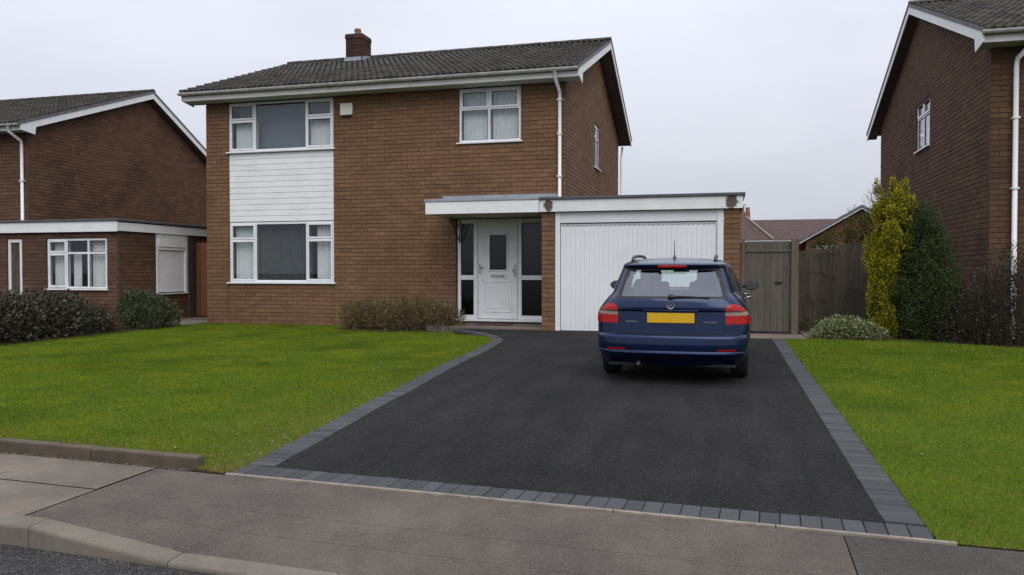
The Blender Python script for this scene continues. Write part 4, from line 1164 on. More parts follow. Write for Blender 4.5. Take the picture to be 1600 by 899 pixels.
# ================================================================== NEIGHBOUR TO THE RIGHT
rh = thing('neighbour_house', 'dark brown brick neighbour with mossy roof behind the conifers', 'house', (4.45, 15.3, -1.2))
RX, RY = 4.45, 15.3
rYe, rze, rYr, rzr, rYb, rzb = 14.85, 4.06, 20.45, 6.28, 25.9, 4.14
RS, RW = Fr('S', RY), Fr('W', RX)
hw1, hw2 = (19.46, 20.72, 2.80, 3.96), (19.62, 20.6, -0.1, 1.06)
rw = mortar_wall(rh, 'front_wall', RS, RX, 9.5, -1.3, 3.85, [], 'mortar_d')
rg = mortar_wall(rh, 'gable_wall', RW, RY + 0.1, 25.1, -1.3, 3.85, [hw1, hw2], 'mortar_d', gable_top(RY + 0.1, 25.1, 3.85, rYe, rze, rYr, rzr, rYb, rzb, 0.2))
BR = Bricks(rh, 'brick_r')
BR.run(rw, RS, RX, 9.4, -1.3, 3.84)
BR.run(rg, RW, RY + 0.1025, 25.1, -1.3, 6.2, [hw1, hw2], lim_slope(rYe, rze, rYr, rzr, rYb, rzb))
make_roof(rh, 4.2, 9.6, rYe, rze, rYr, rzr, rYb, rzb, 'tile_r', (-1,), RY, RX, 3.84)
for hwin, spl in ((hw1, 0.33), (hw2, 0.3)):
    window(rh, RW, hwin[0] + 0.01, hwin[1] - 0.01, hwin[2] + 0.03, hwin[3], [(0.5, [(spl, True), (1 - spl, False)]), (0.5, [(spl, True), (1 - spl, False)])], curt=[(0.08, 0.92, 0.02, 0.98)])
downpipe(rh, [(5.0, 14.83, 3.98), (5.0, 14.83, 3.86), (4.83, 15.22, 3.62), (4.815, 15.235, 3.5), (4.815, 15.235, -1.2)], 0.042, 'white', [(4.815, 15.235, 2.6), (4.815, 15.235, 1.4)])
m = MB(); m.box(RX + 0.1, 9.5, 25.0, 25.1, -1.3, 3.9); m.box(9.4, 9.5, RY + 0.1, 25.0, -1.3, 3.9); m.box(6.5, 6.6, RY + 0.2, 24.9, -1.3, 3.9); m.build('rear_wall', 'room', rh)
BR.done(300, lambda C, px, py: (py < 400) & (px > 1378) & (C[:, 0] < 5.0))

# ================================================================== BUNGALOW BEHIND
def far_roof_mat():
    m, n, l = new_mat('far_red_tiles')
    p = geo_pos(n).outputs['Position']
    w = n.new('ShaderNodeTexBrick'); w.inputs['Scale'].default_value = 1.0
    w.inputs['Brick Width'].default_value = 0.22; w.inputs['Row Height'].default_value = 0.13; w.inputs['Mortar Size'].default_value = 0.012
    w.inputs['Color1'].default_value = (0.070, 0.037, 0.032, 1); w.inputs['Color2'].default_value = (0.10, 0.053, 0.046, 1); w.inputs['Mortar'].default_value = (0.035, 0.02, 0.018, 1)
    sep = n.new('ShaderNodeSeparateXYZ'); l.new(p, sep.inputs[0])
    cb = n.new('ShaderNodeCombineXYZ'); l.new(mathn(n, l, 'ADD', sep.outputs[0], mathn(n, l, 'MULTIPLY', sep.outputs[1], 0.13)), cb.inputs[0]); l.new(mathn(n, l, 'MULTIPLY', sep.outputs[2], 1.6), cb.inputs[1])
    l.new(cb.outputs[0], w.inputs['Vector'])
    c = mixc(n, l, 0.5, w.outputs['Color'], ramp(n, l, noise(n, l, p, 1.5, 5), [(0.3, (0.6, 0.6, 0.6)), (0.7, (1.2, 1.15, 1.1))]), 'MULTIPLY')
    return finish(m, n, l, c, 0.9)
M['farroof'] = far_roof_mat()
bg = thing('bungalow', 'low red-tiled bungalow with white bargeboards behind the fence', 'bungalow', (3.5, 36, -1.2))
m = MB(); m.box(-6, 9.5, 35.2, 42, -1.2, 1.22); m.box(3.3, 7.4, 34.0, 35.2, -1.2, 1.25); m.prism([(3.3, 1.25), (7.4, 1.25), (5.32, 2.46)], 34.0, 34.15, 'Y'); m.build('wall', 'brick_b', bg)
m = MB(); m.add([(-6.5, 34.8, 1.30), (10, 34.8, 1.30), (10, 38.4, 2.38), (-6.5, 38.4, 2.38), (10, 42.4, 1.3), (-6.5, 42.4, 1.3)], [(0, 1, 2, 3), (3, 2, 4, 5)])
m.add([(3.05, 33.8, 1.20), (5.32, 33.8, 2.58), (5.32, 39.0, 2.58), (3.05, 39.0, 1.20), (7.6, 33.8, 1.20), (7.6, 39.0, 1.20)], [(0, 1, 2, 3), (1, 4, 5, 2)])
m.add([(-1.2, 33.4, 1.26), (1.95, 33.4, 1.26), (1.0, 36.5, 2.36), (0.2, 36.5, 2.36), (1.95, 37.2, 1.26), (-1.2, 37.2, 1.26), (0.6, 38.4, 2.38)], [(0, 1, 2, 3), (1, 4, 6, 2), (5, 0, 3, 6)])
rf = m.build('roof', 'farroof', bg)
m = MB(); m.prism([(3.0, 1.10), (5.32, 2.47), (7.6, 1.10), (7.6, 1.17), (5.32, 2.54), (3.0, 1.17)], 33.74, 33.79, 'Y'); m.build('bargeboard', 'white', bg)
m = MB(); m.prism([(3.0, 1.172), (5.32, 2.542), (7.6, 1.172), (7.6, 1.25), (5.32, 2.64), (3.0, 1.25)], 33.70, 33.80, 'Y'); m.build('verge', 'verge', bg)
m = MB(); m.tube([(1.97, 33.38, 1.30), (1.02, 36.5, 2.40)], 0.045, 6); m.tube([(-1.2, 33.38, 1.30), (0.2, 36.5, 2.40)], 0.045, 6); m.build('hip_tiles', 'paleconc', bg)
m = MB(); m.box(-1.3, 2.0, 33.32, 33.38, 1.17, 1.235); m.box(2.0, 3.0, 34.72, 34.78, 1.22, 1.28); m.build('gutter', 'white', bg)
m = MB(); m.box(-1.1, 1.85, 33.6, 37, -1.2, 1.2); m.build('wing_wall', 'brick_b', bg)
m = MB(); m.box(3.55, 4.5, 33.96, 33.995, 0.2, 1.05); wn_ = m.build('window', 'upvc', bg)
m = MB(); m.box(3.62, 4.0, 33.94, 33.957, 0.27, 0.98); m.box(4.05, 4.43, 33.94, 33.957, 0.27, 0.98); m.build('pane', 'glass', wn_)
m = MB(); m.box(0.78, 1.22, 38.0, 38.6, 2.0, 2.74); ch = m.build('chimney', 'brick_b', rf)
m = MB(); m.lathe([(0.10, 0), (0.09, 0.28), (0.11, 0.30)], (0.87, 38.3, 2.74), 10); m.lathe([(0.10, 0), (0.09, 0.2), (0.11, 0.22)], (1.12, 38.3, 2.74), 10); m.build('chimney_pot', 'terracotta', ch)
m = MB(); m.tube([(0.75, 38.2, 2.3), (0.75, 38.2, 3.1)], 0.02, 5)
for i in range(6): m.tube([(0.55 + i * 0.09, 38.05, 3.08), (0.55 + i * 0.09, 38.4, 3.08)], 0.012, 4)
m.tube([(0.5, 38.2, 3.08), (1.05, 38.2, 3.08)], 0.014, 4); m.build('aerial', 'iron', ch)

# ================================================================== GATE AND FENCE TO THE RIGHT
sg = thing('garden_gate', 'weathered grey-green wooden gate between the garage and the old fence', 'gate', (0.83, 15.3, -1.16))
m = MB(); m.box(0.335, 0.40, 15.26, 15.36, -1.17, 0.60); m.build('post', 'postwood', sg, bevel=0.008)
m = MB(); m.box(1.215, 1.345, 15.24, 15.37, -1.20, 0.60); m.build('post', 'postwood', sg, bevel=0.01)
x = 0.415; k = 0
while x < 1.20:
    w = min(0.112, 1.203 - x)
    m = MB(); m.box(x, x + w - 0.005, 15.295 + 0.003 * (k % 3), 15.318, -1.115, 0.555); m.build('board', 'gatewood', sg, bevel=0.003); x += 0.112; k += 1
for z in (-0.95, -0.25, 0.36):
    m = MB(); m.box(0.42, 1.20, 15.319, 15.36, z, z + 0.11); m.build('rail', 'gatewood', sg)
m = MB(); m.box(0.415, 1.203, 15.275, 15.2945, 0.36, 0.40); m.build('ledge', 'gatewood', sg)
m = MB(); m.box(0.93, 1.06, 15.27, 15.294, -0.22, -0.195); m.build('latch', 'iron', sg)

fc = thing('wooden_fence', 'dark old board fence with ragged top between the gate and the golden conifer', 'fence', (2.3, 17.0, -1.15))
path = catmull([(1.40, 16.2), (1.9, 16.4), (2.35, 16.45), (2.75, 16.3), (3.05, 15.9), (3.2, 15.3)], 8)
sg_ = np.r_[0, np.cumsum(np.linalg.norm(np.diff(path, axis=0), axis=1))]
s = 0.0; k = 0
while s < sg_[-1]:
    a = np.array([np.interp(s, sg_, path[:, 0]), np.interp(s, sg_, path[:, 1])]); e = s + 0.130
    b = np.array([np.interp(e, sg_, path[:, 0]), np.interp(e, sg_, path[:, 1])])
    t = (b - a) / (np.linalg.norm(b - a) + 1e-6); nrm = np.array((-t[1], t[0])) * 0.016
    off = 0.010 * (k % 2)
    zt = np.interp(s / sg_[-1], [0, 0.2, 0.3, 0.6, 1], [0.40, 0.42, 0.50, 0.56, 0.52]) + random.uniform(-0.02, 0.02)
    o2 = np.array((-t[1], t[0])) * off
    m = MB(); P4 = [a + o2, b + o2 - t * 0.004, b + o2 + nrm - t * 0.004, a + o2 + nrm]
    zz = (zt, zt + random.uniform(-0.025, 0.025))
    m.add([(P4[0][0], P4[0][1], -1.15), (P4[1][0], P4[1][1], -1.15), (P4[2][0], P4[2][1], -1.15), (P4[3][0], P4[3][1], -1.15),
           (P4[0][0], P4[0][1], zz[0]), (P4[1][0], P4[1][1], zz[1]), (P4[2][0], P4[2][1], zz[1]), (P4[3][0], P4[3][1], zz[0])],
          [(0, 3, 2, 1), (4, 5, 6, 7), (0, 1, 5, 4), (1, 2, 6, 5), (2, 3, 7, 6), (3, 0, 4, 7)])
    m.build('board', 'fencewood', fc); s += 0.120; k += 1
for z in (-0.32, 0.22):
    m = MB(); q = offset(path, -0.035)
    m.tube([(p[0], p[1], z) for i, p in enumerate(q)], 0.03, 4); m.build('rail', 'fencewood', fc)

m = MB()
for k in range(9):
    s = random.uniform(0, sg_[-1] * 0.8); z = random.uniform(-0.5, 0.45); pts = []
    for j in range(10):
        q = offset(path, 0.022)
        pts.append((np.interp(s, sg_, q[:, 0]), np.interp(s, sg_, q[:, 1]) - 0.004, z)); s += random.uniform(0.03, 0.10); z = min(0.5, z + random.uniform(-0.06, 0.06))
    m.tube(pts, 0.006, 4)
m.build('dead_creeper', 'bark', fc)

# ================================================================== PLANTS
def leaf_mesh(name, P, N, size, mat, par, aspect=0.5, fold=0.25, up=0.0):
    """many small leaves: each a folded rhombus at P, pointing along N"""
    n = len(P)
    d = N / (np.linalg.norm(N, axis=1)[:, None] + 1e-9)
    r = rng.normal(size=(n, 3)); s = np.cross(d, r); s /= np.linalg.norm(s, axis=1)[:, None] + 1e-9
    k = np.cross(d, s)
    L = (size if np.ndim(size) else np.full(n, size))[:, None]
    W = L * aspect / 2
    V = np.empty((n, 4, 3))
    V[:, 0] = P; V[:, 1] = P + d * L * 0.5 + s * W; V[:, 2] = P + d * L; V[:, 3] = P + d * L * 0.5 - s * W
    V[:, 1] += k * W * fold; V[:, 3] += k * W * fold
    T = (np.arange(n)[:, None, None] * 4 + np.array([(0, 1, 2), (0, 2, 3)])[None]).reshape(-1, 3)
    return big_mesh(name, V.reshape(-1, 3), T, mat, par)

def lumps(blobs, n, shell=0.75, jitter=0.08):
    """points in a union of ellipsoids, denser towards the outside; returns points and outward directions"""
    w = np.array([b[3] * b[4] + b[3] * b[5] + b[4] * b[5] for b in blobs]); w = w / w.sum()
    idx = rng.choice(len(blobs), n, p=w)
    Bq = np.array(blobs)[idx]
    d = rng.normal(size=(n, 3)); d /= np.linalg.norm(d, axis=1)[:, None]
    r = rng.random(n) ** (1 / 3)
    r = np.where(rng.random(n) < shell, rng.uniform(0.80, 1.06, n), r)
    P = Bq[:, :3] + d * Bq[:, 3:6] * r[:, None] + rng.normal(0, jitter, (n, 3)) * 0.3
    return P, d

def twigs(root, name, base_pts, tips, r=0.006, mat='bark'):
    m = MB()
    for b, t in zip(base_pts, tips):
        b, t = np.array(b, float), np.array(t, float)
        mid = (b + t) / 2 + rng.normal(0, 0.04, 3)
        m.tube([b, mid, t], [r, r * 0.7, r * 0.3], 4, cap=False)
    return m.build(name, mat, root)

def shrub(name, label, cat, blobs, n, size, mat, aspect=0.5, zmin=-1.25, shell=0.75, tw=40, upb=0.5, spiky=0.0, parts=('foliage', 'stems'), jit=0.08, twr=0.006):
    bb = np.array(blobs); c = (bb[:, 0].mean(), bb[:, 1].mean(), zmin)
    root = thing(name, label, cat, c)
    P, d = lumps(blobs, n, shell, jit)
    k = P[:, 2] > zmin; P, d = P[k], d[k]
    N = d + rng.normal(0, 0.7, d.shape); N[:, 2] += upb
    sz = size * rng.uniform(0.6, 1.35, len(P))
    leaf_mesh(parts[0], P, N, sz, mat, root, aspect)
    bi = rng.choice(len(blobs), tw)
    bp = [(blobs[i][0] + rng.normal(0, 0.12), blobs[i][1] + rng.normal(0, 0.1), zmin - 0.03) for i in bi]
    dd = rng.normal(size=(tw, 3)); dd[:, 2] = np.abs(dd[:, 2]) + 0.3; dd /= np.linalg.norm(dd, axis=1)[:, None]
    tp = [np.array(blobs[i][:3]) + dd[j] * np.array(blobs[i][3:6]) * (1.0 + spiky) for j, i in enumerate(bi)]
    twigs(root, parts[1], bp, tp, twr)
    return root

M['lf_hedge'] = leaf_mat('hedge_leaf', [(0.014, 0.016, 0.009), (0.026, 0.032, 0.015), (0.050, 0.056, 0.028), (0.070, 0.042, 0.034), (0.092, 0.095, 0.062), (0.03, 0.018, 0.014)], 0.15, 0.42, patch=((0.060, 0.038, 0.026), 2.2, 0.5, 0.75, 0.6))
M['lf_round'] = leaf_mat('shrub_leaf', [(0.02, 0.03, 0.012), (0.045, 0.062, 0.024), (0.075, 0.095, 0.04), (0.11, 0.125, 0.065)], 0.2, 0.45)
M['lf_twig'] = leaf_mat('brown_leaf', [(0.05, 0.028, 0.016), (0.085, 0.05, 0.026), (0.06, 0.052, 0.025)], 0.2, 0.6)
M['lf_front'] = leaf_mat('olive_leaf', [(0.05, 0.042, 0.016), (0.10, 0.085, 0.030), (0.17, 0.14, 0.05), (0.24, 0.19, 0.085), (0.13, 0.075, 0.035)], 0.2, 0.5, patch=((0.085, 0.05, 0.024), 3.0, 0.5, 0.75, 0.6))
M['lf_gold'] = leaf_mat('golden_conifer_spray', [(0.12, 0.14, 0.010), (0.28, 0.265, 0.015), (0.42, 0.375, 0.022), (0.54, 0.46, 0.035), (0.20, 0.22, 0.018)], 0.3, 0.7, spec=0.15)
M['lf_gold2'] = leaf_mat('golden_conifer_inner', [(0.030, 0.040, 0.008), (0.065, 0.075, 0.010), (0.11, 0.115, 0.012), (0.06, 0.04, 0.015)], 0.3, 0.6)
M['lf_dark'] = leaf_mat('dark_conifer_spray', [(0.018, 0.030, 0.009), (0.034, 0.055, 0.015), (0.056, 0.086, 0.023), (0.085, 0.12, 0.036)], 0.2, 0.55)
M['lf_right'] = leaf_mat('dull_hedge_leaf', [(0.018, 0.016, 0.010), (0.036, 0.032, 0.018), (0.058, 0.050, 0.027), (0.078, 0.074, 0.045)], 0.15, 0.5)
M['lf_var'] = leaf_mat('variegated_leaf', [(0.05, 0.075, 0.025), (0.12, 0.15, 0.055), (0.26, 0.28, 0.13), (0.36, 0.36, 0.20)], 0.25, 0.5)

# hedge along the left boundary
bl = []
for i in range(14):
    t = i / 13
    y = 9.3 + t * 3.6
    bl.append((-12.35 + random.uniform(-0.12, 0.12) - 0.12 * t, y, -0.90 + random.uniform(-0.06, 0.06) - 0.05 * t, 0.62 + random.uniform(-0.1, 0.1), 0.42, 0.45 + random.uniform(-0.05, 0.10) - 0.10 * t))
    bl.append((-13.0 + random.uniform(-0.15, 0.15), y + 0.1, -0.80 + random.uniform(-0.05, 0.08) - 0.08 * t, 0.55, 0.42, 0.45 + random.uniform(-0.06, 0.12) - 0.10 * t))
shrub('hedge', 'dense dark purple-green hedge along the left lawn in front of the extension', 'hedge', bl, 30000, 0.075, 'lf_hedge', 0.5, -1.24, 0.8, 240, 0.5, 0.06, twr=0.005)
shrub('bush', 'small brown twiggy bush between the dark hedge and the round green shrub', 'bush', [(-12.3, 13.25, -1.02, 0.32, 0.32, 0.34), (-12.2, 13.5, -1.1, 0.26, 0.25, 0.26), (-12.45, 13.6, -1.0, 0.22, 0.22, 0.3)], 2600, 0.04, 'lf_twig', 0.5, -1.24, 0.6, 160, 0.5, 0.2, twr=0.004)
shrub('bush', 'rounded grey-green shrub below the white boarded panel on the left', 'bush', [(-12.35, 14.7, -0.92, 0.52, 0.52, 0.46), (-12.1, 14.35, -1.03, 0.38, 0.36, 0.32), (-12.2, 15.05, -1.0, 0.42, 0.35, 0.36), (-12.5, 14.6, -0.76, 0.33, 0.33, 0.30)], 9500, 0.056, 'lf_round', 0.45, -1.24, 0.75, 150, 0.6, 0.12)
# olive shrub by the front door
bl = []
for i, (x, h) in enumerate([(-7.75, 0.30), (-7.45, 0.36), (-7.1, 0.33), (-6.75, 0.36), (-6.4, 0.40), (-6.05, 0.38), (-5.75, 0.34), (-5.50, 0.26)]):
    bl.append((x, 15.55 + random.uniform(-0.08, 0.12), -1.19 + h * 0.55, 0.30, 0.36, h))
fs = shrub('bush', 'low olive-brown clipped shrub against the brick wall beside the front door', 'bush', bl, 7500, 0.088, 'lf_front', 0.17, -1.22, 0.6, 420, 0.9, 0.22, twr=0.004)
# bank of soil under it and other beds
def bed_sheet(name, poly, z):
    m = MB(); m.add([(x, y, z + float(g_land(x, y))) for x, y in poly], [tuple(range(len(poly)))]); return tag(m.build(name, 'soil'), kind='structure')
bed_sheet('flower_bed', [(-7.95, 15.2), (-7.2, 15.0), (-6.0, 15.08), (-5.6, 15.3), (-5.96, 15.42), (-5.96, 16.48), (-8.0, 16.48)], 0.012)
bed_sheet('hedge_bed', [(-13.6, 8.5), (-12.0, 8.5), (-11.75, 10.2), (-11.9, 13.0), (-11.95, 15.3), (-13.6, 15.4)], 0.014)
bed_sheet('conifer_bed', [(2.1, 14.62), (2.9, 14.45), (3.9, 14.2), (4.6, 13.8), (7.0, 13.6), (7.0, 15.3), (2.1, 15.3)], 0.012)

def conifer(name, label, sprays, n, size, mat, mat2, trunk, zbase):
    root = thing(name, label, 'tree', (trunk[0][0], trunk[0][1], zbase))
    m = MB(); m.tube(trunk, [0.06 * (1 - 0.8 * i / (len(trunk) - 1)) for i in range(len(trunk))], 8); m.build('trunk', 'bark', root)
    P, d = lumps(sprays, n, 0.85, 0.05)
    k = P[:, 2] > zbase; P, d = P[k], d[k]
    N = d * 0.7 + rng.normal(0, 0.45, d.shape); N[:, 2] += 0.9
    leaf_mesh('crown', P, N, size * rng.uniform(0.5, 1.4, len(P)), mat, root, 0.32, 0.4)
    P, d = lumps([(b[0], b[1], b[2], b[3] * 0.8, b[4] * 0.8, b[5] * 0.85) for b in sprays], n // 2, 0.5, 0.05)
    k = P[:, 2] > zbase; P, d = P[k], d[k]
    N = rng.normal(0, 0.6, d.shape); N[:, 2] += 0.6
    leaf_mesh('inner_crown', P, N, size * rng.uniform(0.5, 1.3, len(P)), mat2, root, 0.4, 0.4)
    return root
sp = []
for i in range(150):
    t = (i + random.random()) / 150; z = -1.08 + t * 2.36
    R = np.interp(t, [0, 0.15, 0.45, 0.7, 0.85, 1], [0.17, 0.22, 0.26, 0.38, 0.36, 0.14]) * random.random() ** 0.4
    cx = np.interp(t, [0, 0.3, 0.6, 0.8, 1], [2.78, 2.72, 2.76, 2.88, 2.96])
    a = random.uniform(0, 6.28)
    sp.append((cx + R * math.cos(a), 14.97 + R * math.sin(a) * 0.8, z, 0.065 + random.uniform(-0.015, 0.03), 0.065, 0.13 + random.uniform(-0.03, 0.08)))
for (x, z) in ((2.95, 1.36), (2.72, 1.2), (3.1, 1.2), (3.22, 0.95), (2.58, 1.02), (3.05, 1.44), (2.63, 1.32), (2.6, 1.45), (2.86, 1.47), (3.3, 0.75)): sp.append((x, 14.98, z, 0.05, 0.05, 0.16))
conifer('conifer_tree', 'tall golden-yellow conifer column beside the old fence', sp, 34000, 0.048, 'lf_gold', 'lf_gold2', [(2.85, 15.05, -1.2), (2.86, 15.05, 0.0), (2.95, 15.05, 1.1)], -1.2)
sp = []
for i in range(190):
    t = random.random() ** 1.15; z = -1.08 + t * 2.1
    R = np.interp(t, [0, 0.2, 0.5, 0.8, 1], [0.56, 0.66, 0.58, 0.36, 0.12]) * random.random() ** 0.45; a = random.uniform(0, 6.28)
    sp.append((3.42 + R * math.cos(a) * 0.85 - 0.12 * t, 14.95 + R * math.sin(a) * 0.7, z, 0.12 + random.random() * 0.06, 0.15, 0.20))
conifer('conifer_tree', 'dark green conifer bush leaning against the golden conifer', sp, 34000, 0.05, 'lf_dark', 'lf_dark', [(3.42, 15.05, -1.2), (3.40, 15.05, 0.0), (3.35, 15.05, 0.8)], -1.2)
# dull hedge under the neighbour's wall
bl = []
for i in range(22):
    t = random.random(); x = 3.75 + t * 2.6
    bl.append((x, 14.45 - 0.22 * (x - 3.7) / 1.5 + random.uniform(-0.2, 0.15), -0.75 + random.uniform(-0.3, 0.42), 0.36, 0.34, 0.40))
for (x, z) in ((3.85, -1.0), (3.95, -0.85), (4.1, -0.95), (4.0, -0.6), (4.05, -0.25), (4.3, 0.0), (4.55, 0.12), (4.85, 0.05), (5.15, -0.05), (5.5, -0.1), (4.7, -0.2), (4.4, -0.3)): bl.append((x, 14.35 - 0.12 * (x - 3.7), z, 0.26, 0.26, 0.34))
shrub('hedge', 'dull brown-green twiggy hedge below the right neighbour wall and white downpipe', 'hedge', bl, 24000, 0.040, 'lf_right', 0.5, -1.2, 0.35, 1000, 0.5, 0.25, twr=0.004)
shrub('bush', 'low variegated cream-edged ground cover at the foot of the golden conifer', 'bush', [(1.72, 14.72, -1.1, 0.22, 0.16, 0.15), (1.98, 14.66, -1.06, 0.30, 0.22, 0.20), (2.3, 14.62, -1.05, 0.28, 0.2, 0.18), (2.52, 14.6, -1.1, 0.2, 0.16, 0.13), (2.05, 14.95, -1.02, 0.4, 0.25, 0.2)], 5200, 0.045, 'lf_var', 0.6, -1.18, 0.85, 50, 0.8, 0.02)
shrub('bush', 'yellow-green shrub spilling over the top of the old fence', 'bush', [(2.35, 17.2, 0.55, 0.5, 0.4, 0.28), (2.75, 17.0, 0.75, 0.40, 0.4, 0.36), (2.0, 17.3, 0.42, 0.3, 0.3, 0.2), (2.9, 16.6, 0.9, 0.3, 0.3, 0.35)], 6500, 0.05, 'lf_gold2', 0.4, -1.1, 0.7, 60, 0.6, 0.2)
shrub('bush', 'small green weeds growing along the foot of the old fence', 'bush', [(1.62, 16.0, -1.08, 0.22, 0.12, 0.12), (2.1, 16.2, -1.06, 0.35, 0.12, 0.14), (2.5, 16.1, -1.05, 0.25, 0.15, 0.14)], 1400, 0.05, 'lf_round', 0.35, -1.16, 0.7, 20, 0.9, 0.05)
# bare tree far behind
bt = thing('bare_tree', 'bare winter tree top far behind the bungalow gable', 'tree', (7.1, 40, -1.2))
m = MB()
def branch(p, d, L, r, depth):
    q = p + d * L
    m.tube([p, (p + q) / 2 + rng.normal(0, L * 0.05, 3), q], [r, r * 0.8, r * 0.6], 5, cap=False)
    if depth:
        for _ in range(3):
            e = d + rng.normal(0, 0.45, 3); e[2] += 0.15; e /= np.linalg.norm(e)
            branch(q, e, L * random.uniform(0.6, 0.8), r * 0.58, depth - 1)
branch(np.array((7.1, 40, -1.2)), np.array((0, 0, 1.)), 1.75, 0.09, 5)
m.build('branches', 'bark', bt)
# doormat
m = MB(); m.box(-5.02, -4.30, 15.75, 16.2, -1.133, -1.112); dm = m.build('doormat', 'mat', bevel=0.005)
tag(dm, 'dark brown doormat on the slab before the white front door', 'doormat')

# ================================================================== CAR
M['paint'] = plain('dark_blue_car_paint', (0.0045, 0.0155, 0.058), 0.32, 0.6, var=0.04, scale=2, spec=0.3, coat=0.5)
M['rubber'] = plain('tyre_rubber', (0.014, 0.014, 0.015), 0.85, var=0.3, scale=30)
M['blackpl'] = plain('black_plastic', (0.012, 0.012, 0.014), 0.45)
M['fabric'] = plain('grey_seat_fabric', (0.075, 0.085, 0.088), 0.9)
M['lamp_r'] = plain('red_lamp_lens', (0.36, 0.004, 0.004), 0.2, var=0.2, scale=40, spec=0.3, coat=0.15)
M['lamp_c'] = plain('clear_lamp_lens', (0.24, 0.15, 0.12), 0.15, var=0.25, scale=45, coat=1.0)
M['plate'] = plain('yellow_number_plate', (0.66, 0.38, 0.008), 0.45, var=0.05)
M['rim'] = plain('alloy_rim', (0.32, 0.33, 0.34), 0.35, 0.9)
M['mirror'] = plain('mirror_glass', (0.55, 0.60, 0.65), 0.03, 1.0, var=0.02)

CY0 = 8.83
car = thing('parked_car', 'dark blue estate car seen from behind, parked before the white garage door', 'car', (-0.555, CY0, float(g_drive(CY0)) + 0.004))
car.rotation_euler = (0.0155, 0, 0)
BASE[car.name] = np.zeros(3)                # the car is modelled in its own frame: x right, y forward, z up
yr_t = np.array([(.20, .16), (.28, .09), (.31, .04), (.345, .012), (.352, 0), (.372, 0), (.378, .012), (.45, .008), (.53, .018), (.545, .03), (.553, .065), (.60, .072), (.72, .085), (.815, .095), (.828, .07), (.86, .068), (.93, .085), (.96, .10), (1.29, .37), (1.302, .365), (1.312, .32), (1.335, .31), (1.35, .34), (1.37, .45), (1.385, .62)])
yf_t = np.array([(.2, 4.3), (.35, 4.42), (.6, 4.40), (.72, 4.3), (.80, 4.05), (.88, 3.6), (.95, 3.25), (1.32, 2.45), (1.385, 2.1)])
w_t = np.array([(.2, .74), (.28, .80), (.4, .838), (.6, .856), (.78, .858), (.88, .848), (.95, .832), (1.0, .815), (1.3, .668), (1.34, .63), (1.385, .54)])
def taper(y, z):
    t = float(np.clip((y - 0.25) / 1.6, 0, 1)); t = t * t * (3 - 2 * t)
    return 1 - float(np.interp(z, [.80, 1.02, 1.3, 1.385], [0.0, .15, .12, .06])) * (1 - t)
fyr = lambda z: float(np.interp(z, yr_t[:, 0], yr_t[:, 1])); fyf = lambda z: float(np.interp(z, yf_t[:, 0], yf_t[:, 1])); fw_ = lambda z: float(np.interp(z, w_t[:, 0], w_t[:, 1]))
NEXP, LR = 3.4, 0.42
def rear_y(x, z):
    q = min(1.0, abs(x) / (fw_(z) * taper(0, z))) ** NEXP
    return fyr(z) + LR * (1 - (1 - q) ** (1 / NEXP))
NR1, NR2, NS, NF = 52, 26, 64, 22
def half_ring(z):
    w, a, b = fw_(z), fyr(z), fyf(z)
    P = []
    for x in np.linspace(0, 0.8 * w, NR1): P.append((x, rear_y(x * taper(0, z), z)))
    ph0 = math.asin(0.8 ** (NEXP / 2))
    for ph in np.linspace(ph0, math.pi / 2, NR2 + 1)[1:]:
        P.append((w * math.sin(ph) ** (2 / NEXP), a + LR * (1 - max(0, math.cos(ph)) ** (2 / NEXP))))
    LF = 0.6
    for t in np.linspace(0, 1, NS + 1)[1:]: P.append((w, (a + LR) * (1 - t) + (b - LF) * t))
    for ph in np.linspace(0, math.pi / 2, NF + 1)[1:]:
        P.append((w * max(0, math.cos(ph)) ** (2 / 3.0), b - LF + LF * math.sin(ph) ** (2 / 3.0)))
    return [(x * taper(y, z), y) for x, y in P]
zs = sorted(set(list(np.round(np.arange(0.20, 1.386, 0.0115), 4)) + [.345, .352, .372, .378, .545, .553, .815, .828, .955, 1.302, 1.312, 1.335, 1.385]))
rings = np.array([[(x, y, z) for x, y in half_ring(z)] for z in zs])           # (nz, k, 3)
top = rings[-1]
cap = []
for sc_, dz in ((0.85, 0.012), (0.65, 0.020), (0.4, 0.026), (0.15, 0.029), (0.0, 0.030)):
    cy = (top[0, 1] + top[-1, 1]) / 2
    c = top.copy(); c[:, 0] *= sc_; c[:, 1] = cy + (c[:, 1] - cy) * (0.35 + 0.65 * sc_); c[:, 2] += dz; cap.append(c)
G = np.concatenate([rings, np.array(cap)], 0)
nz, nk = G.shape[:2]
Q00, Q10, Q11, Q01 = G[:-1, :-1], G[:-1, 1:], G[1:, 1:], G[1:, :-1]
Cc = (Q00 + Q10 + Q11 + Q01) / 4
tu = np.gradient(G, axis=1); tv = np.gradient(G, axis=0)
Nn = np.cross(tu, tv); Nn /= np.linalg.norm(Nn, axis=2)[..., None] + 1e-9
